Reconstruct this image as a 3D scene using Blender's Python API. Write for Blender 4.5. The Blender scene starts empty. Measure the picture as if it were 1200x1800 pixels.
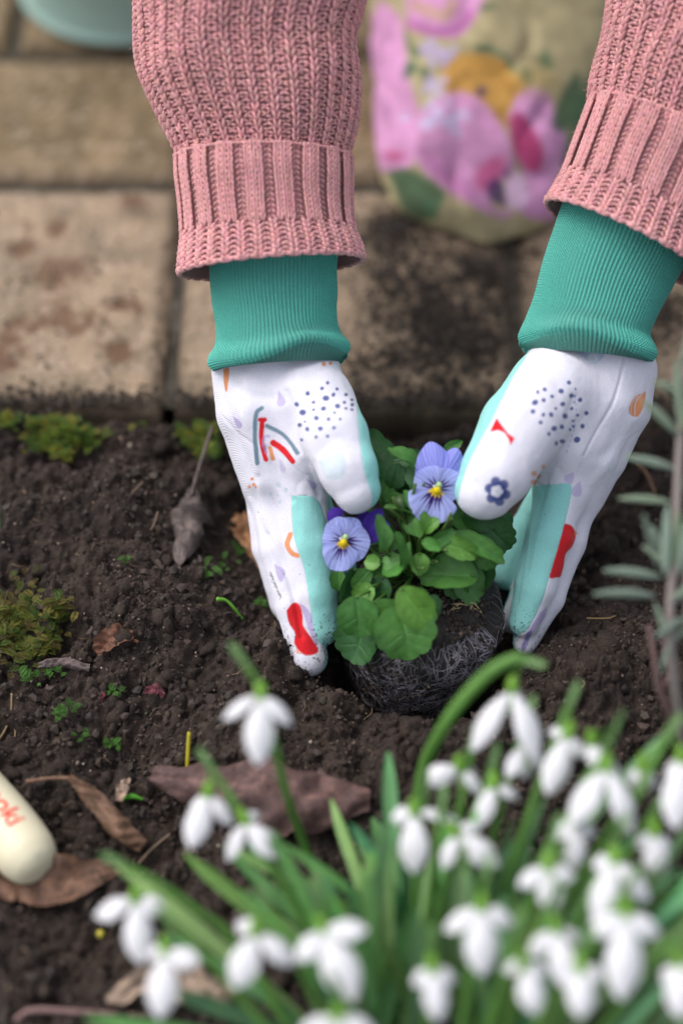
import bpy, bmesh, math, random
import numpy as np
from mathutils import Vector, Matrix

random.seed(7)
rng = np.random.default_rng(7)
R = math.radians
scene = bpy.context.scene
COL = scene.collection

# ------------------------------------------------------------------ camera, sky, sun, exposure
D0 = 1.2                      # metres from the lens to the plane that is sharp
PITCH = 50.0                  # degrees below the horizon
FPX = 3375.0                  # focal length in photograph pixels (1200 x 1800)
cd = bpy.data.cameras.new('camera')
cam = bpy.data.objects.new('camera', cd)
COL.objects.link(cam)
scene.camera = cam
cam.location = (0, -D0 * math.cos(R(PITCH)), 0.05 + D0 * math.sin(R(PITCH)))
cam.rotation_euler = (R(90 - PITCH), 0, 0)
cd.sensor_fit = 'VERTICAL'
cd.sensor_height = 36
cd.lens = 36 * FPX / 1800
cd.clip_start = 0.02
cd.clip_end = 500
cd.dof.use_dof = True
cd.dof.focus_distance = D0 - 0.006
cd.dof.aperture_fstop = 1.5
cd.dof.aperture_blades = 9

world = bpy.data.worlds.new('World')
scene.world = world
world.use_nodes = True
wn = world.node_tree
wn.nodes.clear()
sky = wn.nodes.new('ShaderNodeTexSky')
sky.sky_type = 'NISHITA'
sky.sun_disc = False
SUN_EL, SUN_ROT = R(58), R(292)
sky.sun_elevation = SUN_EL
sky.sun_rotation = SUN_ROT
sky.air_density = 1.0
sky.dust_density = 4.0
sky.ozone_density = 1.5
bg = wn.nodes.new('ShaderNodeBackground')
bg.inputs['Strength'].default_value = 0.15
hs = wn.nodes.new('ShaderNodeHueSaturation')
hs.inputs['Saturation'].default_value = 0.45
wo = wn.nodes.new('ShaderNodeOutputWorld')
wn.links.new(sky.outputs[0], hs.inputs['Color'])
wn.links.new(hs.outputs[0], bg.inputs[0])
wn.links.new(bg.outputs[0], wo.inputs[0])

sd = bpy.data.lights.new('sun', 'SUN')
sun = bpy.data.objects.new('sun', sd)
COL.objects.link(sun)
sd.energy = 0.8
sd.angle = R(60)
sd.color = (1.0, 0.975, 0.95)
sdir = Vector((math.sin(SUN_ROT) * math.cos(SUN_EL), math.cos(SUN_ROT) * math.cos(SUN_EL), math.sin(SUN_EL)))
sun.rotation_euler = sdir.to_track_quat('Z', 'Y').to_euler()

scene.view_settings.view_transform = 'Standard'
scene.view_settings.look = 'None'
scene.view_settings.gamma = 1
scene.view_settings.use_curve_mapping = False
scene.view_settings.exposure = 0.68
scene.render.engine = 'CYCLES'
scene.cycles.max_bounces = 6
scene.cycles.use_denoising = True

# ------------------------------------------------------------------ camera-space helpers
CA = R(90 - PITCH)
MROT = np.array([[1, 0, 0], [0, math.cos(CA), -math.sin(CA)], [0, math.sin(CA), math.cos(CA)]])
CLOC = np.array(cam.location)


def c2w(p):                              # (x right, y up, z towards the lens) -> world
    return np.asarray(p, float) @ MROT.T + CLOC


def w2c(p):
    return (np.asarray(p, float) - CLOC) @ MROT


def CP(px, py, t=0.0):                   # photo pixel, t metres in front of the sharp plane -> camera space
    d = D0 - np.asarray(t, float)
    return np.stack([(np.asarray(px, float) - 600) / FPX * d, -(np.asarray(py, float) - 900) / FPX * d, -d], -1)


def W(px, py, t=0.0):
    return c2w(CP(px, py, t))


def pix(c):                              # camera space -> photo pixel
    return 600 + FPX * c[..., 0] / -c[..., 2], 900 + FPX * -c[..., 1] / -c[..., 2]


def G(px, py, z=0.0):                    # photo pixel on a level plane
    px, py, z = np.broadcast_arrays(np.asarray(px, float), np.asarray(py, float), np.asarray(z, float))
    d = np.stack([(px - 600) / FPX, -(py - 900) / FPX, -np.ones_like(px)], -1) @ MROT.T
    k = (z - CLOC[2]) / d[..., 2]
    return CLOC + d * k[..., None]


def G1(px, py, z):                       # the same, one point, quickly
    a, b = (px - 600) / FPX, -(py - 900) / FPX
    dy, dz = b * math.cos(CA) + math.sin(CA), b * math.sin(CA) - math.cos(CA)
    k = (z - CLOC[2]) / dz
    return np.array((a * k + CLOC[0], dy * k + CLOC[1], z))


def gz(px, py):                          # photo pixel on the soil surface (scalar)
    z = -0.01
    for _ in range(9):
        p = G1(px, py, z)
        z = 0.5 * z + 0.5 * hgrid(p[0], p[1])
    return G1(px, py, z)


# ------------------------------------------------------------------ noise
def _hash(ix, iy, iz, s):
    n = (ix * 374761393 + iy * 668265263 + iz * 2147483647 + s * 974634777) & 0xffffffff
    n = ((n ^ (n >> 13)) * 1274126177) & 0xffffffff
    n = ((n ^ (n >> 16)) * 2246822519) & 0xffffffff
    return ((n ^ (n >> 15)) & 0xffffff) / float(0xffffff)


def vnoise(x, y, z=None, s=0):
    x = np.asarray(x, float); y = np.asarray(y, float)
    z = np.zeros_like(x) if z is None else np.asarray(z, float)
    ix, iy, iz = (np.floor(a).astype(np.int64) for a in (x, y, z))
    fx, fy, fz = x - ix, y - iy, z - iz
    fx, fy, fz = (f * f * (3 - 2 * f) for f in (fx, fy, fz))
    out = 0
    for dx in (0, 1):
        for dy in (0, 1):
            for dz in (0, 1):
                w = (fx if dx else 1 - fx) * (fy if dy else 1 - fy) * (fz if dz else 1 - fz)
                out = out + w * _hash(ix + dx, iy + dy, iz + dz, s)
    return out * 2 - 1


def fbm(x, y, z=None, o=4, s=0):
    a, t, out = 1.0, 0.0, 0
    x = np.asarray(x, float); y = np.asarray(y, float)
    for k in range(o):
        out = out + a * vnoise(x, y, z, s + k * 17)
        t += a; a *= 0.5
        x = x * 2.03 + 3.1; y = y * 2.03 + 1.7
        z = None if z is None else z * 2.03 + 5.3
    return out / t


def bumps(x, y, cell, s=0, rmin=0.35, rmax=0.75):      # hemispherical crumbs on a jittered grid, height in cells
    u, v = x / cell, y / cell
    iu, iv = np.floor(u).astype(np.int64), np.floor(v).astype(np.int64)
    best = np.zeros_like(u)
    z0 = np.zeros_like(iu)
    for dx in (-1, 0, 1):
        for dy in (-1, 0, 1):
            a, b = iu + dx, iv + dy
            cx = a + _hash(a, b, z0, s); cy = b + _hash(a, b, z0, s + 1)
            r = rmin + (rmax - rmin) * _hash(a, b, z0, s + 2)
            d2 = (u - cx) ** 2 + (v - cy) ** 2
            best = np.maximum(best, np.sqrt(np.maximum(r * r - d2, 0)))
    return best


# ------------------------------------------------------------------ mesh helpers
def mesh_np(name, verts, quads=None, tris=None, smooth=True, mats=(), col=None, uv=None):
    me = bpy.data.meshes.new(name)
    verts = np.ascontiguousarray(verts, dtype=np.float32)
    nq = 0 if quads is None else len(quads)
    nt = 0 if tris is None else len(tris)
    me.vertices.add(len(verts))
    me.vertices.foreach_set('co', verts.ravel())
    idx = []
    if nq: idx.append(np.asarray(quads, np.int32).ravel())
    if nt: idx.append(np.asarray(tris, np.int32).ravel())
    idx = np.concatenate(idx)
    me.loops.add(len(idx))
    me.loops.foreach_set('vertex_index', idx)
    me.polygons.add(nq + nt)
    starts = np.concatenate([np.arange(nq) * 4, nq * 4 + np.arange(nt) * 3]).astype(np.int32)
    me.polygons.foreach_set('loop_start', starts)
    me.update(calc_edges=True)
    me.polygons.foreach_set('use_smooth', np.full(nq + nt, smooth))
    if col is not None:
        setcol(me, col)
    if uv is not None:
        l = me.uv_layers.new(name='UVMap')
        l.data.foreach_set('uv', np.asarray(uv, np.float32)[idx].ravel())
    for m in mats:
        me.materials.append(m)
    me.validate()
    return me


def setcol(me, col, name='Col'):
    a = me.color_attributes.new(name, 'FLOAT_COLOR', 'POINT')
    c = np.ones((len(me.vertices), 4), np.float32)
    c[:, :3] = col
    a.data.foreach_set('color', c.ravel())


def link(name, me, parent=None, mat=None, kind=None, label=None):
    o = bpy.data.objects.new(name, me)
    COL.objects.link(o)
    if mat is not None and me is not None and not me.materials:
        me.materials.append(mat)
    if parent is not None:
        o.parent = parent
        o.matrix_parent_inverse = Matrix.Translation(-Vector(parent.location)) if parent.type == 'EMPTY' else Matrix.Identity(4)
    if kind: o['kind'] = kind
    if label: o['label'] = label
    return o


def tag(o, label, cat, group=None):
    o['label'] = label
    o['category'] = cat
    if group: o['group'] = group
    return o


def empty(name, loc, label, cat, group=None):
    o = bpy.data.objects.new(name, None)
    o.location = tuple(float(v) for v in loc)
    o.empty_display_size = 0.02
    COL.objects.link(o)
    return tag(o, label, cat, group)


def grid_faces(nu, nv, wrap_u=False, off=0):           # nu across, nv rows; index = v*nu+u
    u = np.arange(nu if wrap_u else nu - 1)
    v = np.arange(nv - 1)
    U, V = np.meshgrid(u, v)
    a = V * nu + U; b = V * nu + (U + 1) % nu
    return np.stack([a, b, b + nu, a + nu], -1).reshape(-1, 4) + off


def smooth_path(pts, n):
    pts = np.asarray(pts, float)
    k = len(pts)
    if k == 2:
        t = np.linspace(0, 1, n)[:, None]
        return pts[0] * (1 - t) + pts[1] * t
    ext = np.vstack([2 * pts[0] - pts[1], pts, 2 * pts[-1] - pts[-2]])
    t = np.linspace(0, k - 1 - 1e-9, n)
    i = t.astype(int); f = (t - i)[:, None]
    p0, p1, p2, p3 = ext[i], ext[i + 1], ext[i + 2], ext[i + 3]
    return 0.5 * (2 * p1 + (p2 - p0) * f + (2 * p0 - 5 * p1 + 4 * p2 - p3) * f ** 2 + (3 * p1 - p0 - 3 * p2 + p3) * f ** 3)


def frames(path):
    T = np.gradient(path, axis=0)
    T /= np.linalg.norm(T, axis=1, keepdims=True) + 1e-12
    N = np.zeros_like(T)
    n = np.cross(T[0], [0.3, 0.2, 1.0]); n /= np.linalg.norm(n)
    for i in range(len(T)):
        n = n - T[i] * np.dot(n, T[i]); n /= np.linalg.norm(n) + 1e-12
        N[i] = n
    return T, N, np.cross(T, N)


def tube_geo(path, rad, sides=8, n=None):
    """closed tube along world points; returns verts, quads"""
    P = smooth_path(path, n or len(path) * 4)
    r = np.interp(np.linspace(0, 1, len(P)), np.linspace(0, 1, len(np.atleast_1d(rad))), np.atleast_1d(rad)) if np.ndim(rad) else np.full(len(P), rad)
    T, N, B = frames(P)
    P = np.vstack([P[:1] - T[:1] * r[0] * .4, P, P[-1:] + T[-1:] * r[-1] * .4])
    r = np.concatenate([[r[0] * .1], r, [r[-1] * .1]])
    N = np.vstack([N[:1], N, N[-1:]]); B = np.vstack([B[:1], B, B[-1:]])
    a = np.arange(sides) / sides * 2 * np.pi
    V = P[:, None] + r[:, None, None] * (np.cos(a)[None, :, None] * N[:, None] + np.sin(a)[None, :, None] * B[:, None])
    return V.reshape(-1, 3), grid_faces(sides, len(P), True)


class Geo:                                 # collects pieces that belong to one mesh
    def __init__(s): s.v, s.q, s.t, s.c, s.n = [], [], [], [], 0

    def add(s, v, q=None, t=None, c=(1, 1, 1)):
        v = np.asarray(v, float).reshape(-1, 3)
        if q is not None and len(q): s.q.append(np.asarray(q) + s.n)
        if t is not None and len(t): s.t.append(np.asarray(t) + s.n)
        cc = np.asarray(c, float)
        s.c.append(np.broadcast_to(cc, (len(v), 3)))
        s.v.append(v); s.n += len(v)
        return s

    def tube(s, path, rad, sides=8, n=None, c=(1, 1, 1)):
        v, q = tube_geo(path, rad, sides, n)
        return s.add(v, q, c=c)

    def mesh(s, name, mat, smooth=True):
        return mesh_np(name, np.vstack(s.v), np.vstack(s.q) if s.q else None, np.vstack(s.t) if s.t else None, smooth, [mat], np.vstack(s.c))


# ------------------------------------------------------------------ materials
def srgb(r, g, b):
    f = lambda c: ((c / 255 + 0.055) / 1.055) ** 2.4 if c / 255 > 0.04045 else c / 255 / 12.92
    return (f(r), f(g), f(b))


class Mat:
    def __init__(s, name, rough=0.7, spec=0.3, base=(0.5, 0.5, 0.5), attr=False):
        s.m = bpy.data.materials.new(name); s.m.use_nodes = True
        s.nt = s.m.node_tree; s.N = s.nt.nodes; s.L = s.nt.links
        s.N.clear()
        s.b = s.N.new('ShaderNodeBsdfPrincipled'); s.o = s.N.new('ShaderNodeOutputMaterial')
        s.L.new(s.b.outputs[0], s.o.inputs[0])
        s.b.inputs['Roughness'].default_value = rough
        s.b.inputs['Specular IOR Level'].default_value = spec
        s.b.inputs['Base Color'].default_value = (*base, 1)
        s.tc = s.N.new('ShaderNodeTexCoord')
        s.color = None
        if attr:
            a = s.N.new('ShaderNodeAttribute'); a.attribute_name = 'Col'
            s.setc(a.outputs['Color'])

    def setc(s, sock):
        s.color = sock; s.L.new(sock, s.b.inputs['Base Color'])

    def new(s, t, **kw):
        n = s.N.new(t)
        for k, v in kw.items():
            if k in n.inputs: n.inputs[k].default_value = v
            else: setattr(n, k, v)
        return n

    def noise(s, scale, detail=4, rough=0.6, coord='Object', dist=0.0):
        n = s.new('ShaderNodeTexNoise', Scale=scale, Detail=detail, Roughness=rough, Distortion=dist)
        s.L.new(s.tc.outputs[coord], n.inputs['Vector'])
        return n.outputs['Fac']

    def ramp(s, sock, stops, interp='LINEAR'):
        n = s.N.new('ShaderNodeValToRGB'); s.L.new(sock, n.inputs[0])
        r = n.color_ramp; r.interpolation = interp
        while len(r.elements) < len(stops): r.elements.new(0.5)
        for e, (p, c) in zip(r.elements, stops):
            e.position = p; e.color = (*c, 1) if len(c) == 3 else c
        return n.outputs[0]

    def mix(s, fac, a, b, mode='MIX'):
        n = s.N.new('ShaderNodeMix'); n.data_type = 'RGBA'; n.blend_type = mode
        for i, v in ((0, fac), (6, a), (7, b)):
            if isinstance(v, bpy.types.NodeSocket): s.L.new(v, n.inputs[i])
            elif i == 0: n.inputs[0].default_value = v
            else: n.inputs[i].default_value = (*v, 1)
        return n.outputs[2]

    def math(s, op, a, b=0.0, c=0.0):
        n = s.N.new('ShaderNodeMath'); n.operation = op
        for i, v in enumerate((a, b, c)):
            if isinstance(v, bpy.types.NodeSocket): s.L.new(v, n.inputs[i])
            else: n.inputs[i].default_value = v
        return n.outputs[0]

    def bump(s, h, dist=0.001, strength=1.0, prev=None):
        n = s.new('ShaderNodeBump', Strength=strength, Distance=dist)
        s.L.new(h, n.inputs['Height'])
        if prev is not None: s.L.new(prev, n.inputs['Normal'])
        s.L.new(n.outputs[0], s.b.inputs['Normal'])
        return n.outputs[0]

    def translucent(s, col, fac):
        t = s.new('ShaderNodeBsdfTranslucent'); mx = s.N.new('ShaderNodeMixShader')
        if isinstance(col, bpy.types.NodeSocket): s.L.new(col, t.inputs['Color'])
        else: t.inputs['Color'].default_value = (*col, 1)
        mx.inputs[0].default_value = fac
        s.L.new(s.b.outputs[0], mx.inputs[1]); s.L.new(t.outputs[0], mx.inputs[2]); s.L.new(mx.outputs[0], s.o.inputs[0])


def vary(m, amount=0.25, scale=60, detail=3):
    """multiply the attribute colour by soft noise"""
    f = m.ramp(m.noise(scale, detail), [(0.3, (1 - amount,) * 3), (0.7, (1 + amount * .6,) * 3)])
    m.setc(m.mix(1.0, m.color, f, 'MULTIPLY'))
    return m
# ------------------------------------------------------------------ soil
PAVE_Y = 0.136
BALL = np.array(((750 - 600) / FPX * 1.19, -0.047))        # where the root ball stands
MOUNDS = [  # photo x, y, radius m, height m
    (200, 970, .052, .026), (250, 900, .03, .008), (410, 900, .022, -.014), (300, 1050, .03, .008), (60, 1010, .05, .010), (320, 830, .035, .012), (120, 860, .05, .010), (330, 1110, .05, .010),
    (470, 1160, .035, .012), (400, 1260, .05, .010), (560, 1330, .05, .008), (1060, 1180, .050, .020), (1120, 1120, .05, .010),
    (960, 1230, .035, .008), (420, 960, .03, -.016), (380, 780, .05, -.006), (720, 760, .10, -.012), (1000, 820, .08, -.010),
    (520, 1000, .03, -.012), (60, 1150, .03, -.004), (250, 1330, .05, -.006), (100, 1650, .10, -.008), (1130, 960, .05, -.008),
    (840, 1310, .04, .006), (620, 1240, .03, -.004), (535, 1175, .030, -.020), (490, 1090, .028, -.014), (925, 1130, .028, -.018), (960, 1060, .03, -.010),
    (100, 790, .06, .006), (600, 735, .12, .004)]


MC = [(G(px, py, -.005), r, a) for px, py, r, a in MOUNDS]


def soil_macro(x, y):
    h = -0.014 + 0.010 * fbm(x * 9 + 3, y * 9 + 8, o=3, s=3)
    h = h + 0.013 * (np.clip(1 - np.abs(fbm(x * 15 + 5, y * 15 + 2, o=2, s=12)) * 2.6, 0, 1) - .35) + .006 * fbm(x * 32, y * 32, o=2, s=13)
    for c, r, a in MC:
        h = h + a * np.exp(-((x - c[0]) ** 2 + (y - c[1]) ** 2) / (r * r))
    d = np.hypot(x - BALL[0], (y - BALL[1]) * 1.0)
    h = h - 0.058 * (1 / (1 + np.exp(np.clip((d - 0.058) / 0.0045, -50, 50))))            # the planting hole
    h = h + 0.010 * np.exp(-((d - 0.092) / 0.018) ** 2) * (0.6 + 0.8 * vnoise(x * 30, y * 30, s=9))
    e = 1 / (1 + np.exp(np.clip(-(y - PAVE_Y + 0.004) / 0.004, -50, 50)))
    return h * (1 - e) - 0.07 * e + 0.012 * np.exp(-((y - PAVE_Y + .008) / .02) ** 2)


def soil_h(x, y):
    x = np.asarray(x, float); y = np.asarray(y, float)
    return soil_macro(x, y)


_hx, _hy = np.arange(-.5, .5, .002), np.arange(-.6, .3, .002)
_HG = soil_macro(*[a.ravel() for a in np.meshgrid(_hx, _hy)]).reshape(len(_hy), len(_hx))


def hgrid(x, y):
    u = min(max((x + .5) / .002, 0), len(_hx) - 2.001); v = min(max((y + .6) / .002, 0), len(_hy) - 2.001)
    i, j = int(u), int(v); f, g_ = u - i, v - j
    return float((_HG[j, i] * (1 - f) + _HG[j, i + 1] * f) * (1 - g_) + (_HG[j + 1, i] * (1 - f) + _HG[j + 1, i + 1] * f) * g_)


def soil_full(x, y):
    wx = x + 0.0022 * vnoise(x * 160, y * 160, s=40) + .004 * vnoise(x * 50, y * 50, s=44)
    wy = y + 0.0022 * vnoise(x * 160, y * 160, s=41) + .004 * vnoise(x * 50, y * 50, s=45)
    k = 0.45 + 0.55 * np.clip(0.5 + 1.2 * fbm(x * 28, y * 28, o=2, s=21), 0, 1)      # some places are cloddy, others fine
    h = soil_macro(x, y)
    h = h + k * 0.34 * 0.030 * bumps(wx, wy, 0.030, 60)
    h = h + k * 0.62 * 0.0125 * bumps(wx + .003 * vnoise(x * 90, y * 90, s=46), wy, 0.0125, 70)
    rd = 1 - np.abs(fbm(x * 42, y * 42, o=3, s=62)) * 3.2
    h = h - .0045 * np.clip(rd, 0, 1) ** 1.5 * (.4 + k)
    h = h + .0034 * fbm(x * 75, y * 75, o=3, s=63)
    h = h + 0.62 * 0.0052 * bumps(wx, wy, 0.0052, 80)
    h = h + 0.85 * 0.0027 * bumps(wx, wy, 0.0027, 90)
    h = h + 0.0016 * fbm(x * 380, y * 380, o=2, s=33)
    return h - 0.004


m_soil = Mat('dark_soil', rough=0.85, spec=0.35)
c = m_soil.ramp(m_soil.noise(55, 6, .65), [(.30, (.018, .0118, .0092)), (.52, (.038, .0255, .0195)), (.75, (.070, .048, .036))])
c2 = m_soil.ramp(m_soil.noise(700, 3, .7), [(.35, (.45, .45, .45)), (.62, (1.15, 1.12, 1.1)), (.74, (2.0, 1.8, 1.6))])
c = m_soil.mix(1.0, c, c2, 'MULTIPLY')
vo = m_soil.new('ShaderNodeTexVoronoi', Scale=520.0); m_soil.L.new(m_soil.tc.outputs['Object'], vo.inputs['Vector'])
dot = m_soil.ramp(vo.outputs['Distance'], [(.10, (1, 1, 1)), (.20, (0, 0, 0))])
sel = m_soil.ramp(m_soil.noise(330, 2), [(.62, (0, 0, 0)), (.66, (1, 1, 1))])
c = m_soil.mix(m_soil.math('MULTIPLY', dot, sel), c, (.26, .19, .13))
m_soil.setc(c)
m_soil.bump(m_soil.noise(1100, 4, .7), 0.0009, 0.9)


def axis(lo, hi, step, far, nfar):
    core = np.arange(lo, hi + step / 2, step)
    g = np.geomspace(step * 2, far, nfar).cumsum()
    g = g / g[-1] * far
    return np.concatenate([lo - g[::-1], core, hi + g])


xs = axis(-.262, .262, 0.00118, 3.0, 40)
ys = np.concatenate([axis(-.345, .150, 0.00118, 3.0, 40)])
X, Y = np.meshgrid(xs, ys)
Z = soil_full(X.ravel(), Y.ravel())
far_ = np.clip((np.maximum(np.abs(X.ravel()) - .262, np.maximum(-.345 - Y.ravel(), Y.ravel() - .150))) / .03, 0, 1)
Z = Z * (1 - far_) + (soil_macro(X.ravel(), Y.ravel()) + .002) * far_
V = np.stack([X.ravel(), Y.ravel(), Z], -1)
# crumbs overhang a little: push sideways with noise
V[:, 0] += 0.0011 * vnoise(X.ravel() * 300, Y.ravel() * 300, s=51)
V[:, 1] += 0.0011 * vnoise(X.ravel() * 300, Y.ravel() * 300, s=52)
soil = link('soil', mesh_np('soil', V, grid_faces(len(xs), len(ys)), mats=[m_soil.m]), kind='structure')

# loose crumbs lying on the soil, rough little clods, each its own shade of brown
m_crumb = Mat('soil_crumb', rough=0.75, spec=0.45, attr=True)
ico = bmesh.new(); bmesh.ops.create_icosphere(ico, subdivisions=1, radius=1)
icv = np.array([v.co[:] for v in ico.verts]); icf = np.array([[v.index for v in f.verts] for f in ico.faces]); ico.free()
ocv = np.array([(1, 0, 0), (-1, 0, 0), (0, 1, 0), (0, -1, 0), (0, 0, 1), (0, 0, -1)], float)
ocf = np.array([(0, 2, 4), (2, 1, 4), (1, 3, 4), (3, 0, 4), (2, 0, 5), (1, 2, 5), (3, 1, 5), (0, 3, 5)])


def scatter(n, rfun, tv, tf, seed, bias):
    r = np.random.default_rng(seed)
    cx = r.uniform(-.25, .25, n); cy = r.uniform(-.34, .130, n)
    keep = fbm(cx * 25, cy * 25, o=2, s=99) + r.uniform(-.5, .5, n) > bias
    keep &= np.hypot(cx - BALL[0], cy - BALL[1]) > .045
    cx, cy = cx[keep], cy[keep]; n = len(cx)
    cr = rfun(r, n)
    cz = soil_full(cx, cy) + cr * r.uniform(.0, .8, n)
    q = np.linalg.qr(r.normal(size=(n, 3, 3)))[0]
    base = tv[None] * (1 + 0.34 * r.standard_normal((n, len(tv), 1)).clip(-1.2, 1.2)) * (0.7 + 0.6 * r.random((n, 1, 3)))
    v = np.stack([cx, cy, cz], -1)[:, None] + np.einsum('nij,nkj->nki', q, base) * cr[:, None, None]
    t = tf[None] + (np.arange(n) * len(tv))[:, None, None]
    b = np.exp(r.normal(size=n) * .45)
    b = np.where(r.random(n) < .035, b * 4.5, b)
    b = np.where(cr > .0013, np.minimum(b, 1.2), b)
    c = np.array((.044, .0295, .0225)) * b[:, None] * (1 + .05 * r.normal(size=(n, 3)))
    return v.reshape(-1, 3), t.reshape(-1, 3), np.repeat(np.clip(c, .005, .5), len(tv), 0)


# clods: bigger broken lumps with dark gaps between them
ic2 = bmesh.new(); bmesh.ops.create_icosphere(ic2, subdivisions=2, radius=1)
iv2 = np.array([v.co[:] for v in ic2.verts]); if2 = np.array([[v.index for v in f.verts] for f in ic2.faces]); ic2.free()
_var = []
for k in range(14):
    d_ = iv2 * (1 + .30 * fbm(iv2[:, 0] * 1.3 + k * 7, iv2[:, 1] * 1.3, iv2[:, 2] * 1.3, o=2, s=k) + .42 * fbm(iv2[:, 0] * 3.2 + k * 3, iv2[:, 1] * 3.2, iv2[:, 2] * 3.2, o=2, s=k + 50) + .30 * fbm(iv2[:, 0] * 8 + k, iv2[:, 1] * 8, iv2[:, 2] * 8, o=2, s=k + 80))[:, None]
    _var.append(d_)
_var = np.array(_var)
r = np.random.default_rng(44); nC = 1500
cx = r.uniform(-.24, .24, nC); cy = r.uniform(-.30, .125, nC)
keep = (fbm(cx * 16 + 4, cy * 16, o=2, s=98) + r.uniform(-.4, .4, nC) > -.02) & (np.hypot(cx - BALL[0], cy - BALL[1]) > .066)
cx, cy = cx[keep], cy[keep]; nC = len(cx)
cr = .0022 + .0050 * r.random(nC) ** 2.2
q = np.linalg.qr(r.normal(size=(nC, 3, 3)))[0]
bv = _var[r.integers(0, 14, nC)] * (.6 + .8 * r.random((nC, 1, 3)))
vC = np.stack([cx, cy, soil_full(cx, cy) - cr * .35], -1)[:, None] + np.einsum('nij,nkj->nki', q, bv) * cr[:, None, None]
big = cr > .0042
for msk, nm in ((big, 'clods'),):
    w = vC[msk]; t = if2[None] + (np.arange(len(w)) * len(iv2))[:, None, None]
    link('soil_clods', mesh_np('soil_clods', w.reshape(-1, 3), None, t.reshape(-1, 3), mats=[m_soil.m]), kind='stuff')
# the smaller ones need fewer faces
ic2 = bmesh.new(); bmesh.ops.create_icosphere(ic2, subdivisions=2, radius=1)
iv3 = np.array([v.co[:] for v in ic2.verts]); if3 = np.array([[v.index for v in f.verts] for f in ic2.faces]); ic2.free()
sm = ~big; ns = sm.sum()
bv = iv3[None] * (1 + .30 * r.standard_normal((ns, len(iv3), 1)).clip(-1, 1)) * (.75 + .5 * r.random((ns, 1, 3)))
w = np.stack([cx[sm], cy[sm], soil_full(cx[sm], cy[sm])], -1)[:, None] + np.einsum('nij,nkj->nki', q[sm], bv) * cr[sm][:, None, None]
link('soil_clods', mesh_np('soil_clods', w.reshape(-1, 3), None, (if3[None] + (np.arange(ns) * len(iv3))[:, None, None]).reshape(-1, 3), mats=[m_soil.m]), kind='stuff')
allc = np.vstack([vC[big].reshape(-1, 3), w.reshape(-1, 3)])
pk = allc[r.integers(0, len(allc), 16000)]; pk = pk[pk[:, 2] > soil_full(pk[:, 0], pk[:, 1]) + .0004]; m = len(pk)
s_ = .0003 + .0009 * r.random(m) ** 2.5
v3 = pk[:, None] + ocv[None] * (1 + .35 * r.standard_normal((m, 6, 1)).clip(-1.2, 1.2)) * s_[:, None, None]
b3 = np.exp(r.normal(size=m) * .5); b3 = np.where(r.random(m) < .03, b3 * 4, b3)
c3 = np.repeat(np.clip(np.array((.044, .0295, .0225)) * b3[:, None], .005, .5), 6, 0)
t3 = (ocf[None] + (np.arange(m) * 6)[:, None, None]).reshape(-1, 3)
v1, t1, c1 = scatter(9000, lambda r, n: .0010 + .0022 * r.random(n) ** 3, icv, icf, 1, -.05)
v2, t2, c2_ = scatter(50000, lambda r, n: .00035 + .0007 * r.random(n) ** 2, ocv, ocf, 2, -.30)
link('soil_crumbs', mesh_np('soil_crumbs', np.vstack([v1, v2, v3.reshape(-1, 3)]), None, np.vstack([t1, t2 + len(v1), t3 + len(v1) + len(v2)]), smooth=False, mats=[m_crumb.m], col=np.vstack([c1, c2_, c3])), kind='stuff')

# ------------------------------------------------------------------ pavement
m_pav = Mat('worn_paver', rough=0.9, spec=0.2, attr=True)
f = m_pav.ramp(m_pav.noise(420, 4, .75), [(.3, (.62, .60, .58)), (.5, (1, 1, 1)), (.7, (1.35, 1.33, 1.3))])
c = m_pav.mix(1.0, m_pav.color, f, 'MULTIPLY')
f = m_pav.ramp(m_pav.noise(45, 5, .7), [(.3, (.80, .80, .80)), (.7, (1.18, 1.16, 1.12))])
m_pav.setc(m_pav.mix(1.0, c, f, 'MULTIPLY'))
m_pav.bump(m_pav.noise(500, 4, .7), 0.0012, 0.8)
m_joint = Mat('joint_filling', rough=0.95, spec=0.15)
m_joint.setc(m_joint.ramp(m_joint.noise(70, 6, .75), [(.3, (.030, .026, .020)), (.55, (.085, .075, .060)), (.72, (.17, .15, .125))]))
m_joint.bump(m_joint.noise(300, 4, .7), 0.003, 1.0)

pav = link('pavement', None, kind='structure')
jx = axis(-.4, .4, .006, 2.6, 12); jy = np.concatenate([np.arange(PAVE_Y + .008, .8, .006), np.geomspace(.82, 3, 12)])
X, Y = np.meshgrid(jx, jy)
Z = -0.009 + .003 * fbm(X.ravel() * 60, Y.ravel() * 60, o=3, s=5)
link('joint_bed', mesh_np('joint_bed', np.stack([X.ravel(), Y.ravel(), Z], -1), grid_faces(len(jx), len(jy)), mats=[m_joint.m]), pav, kind='stuff')

STAINS = [(115, 480, 60, 32), (40, 435, 28, 22), (235, 358, 34, 18), (120, 560, 75, 30), (215, 535, 45, 16), (20, 610, 40, 40), (210, 620, 40, 20), (60, 570, 40, 20), (95, 400, 30, 18)]
CRUST = [(760, 540, 95, 85, 1.0), (850, 470, 70, 40, .9), (690, 480, 60, 60, .6), (720, 640, 90, 50, .8), (830, 590, 60, 70, .9), (1170, 560, 60, 40, .5), (650, 420, 60, 30, .35), (700, 400, 50, 30, .7)]


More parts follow.
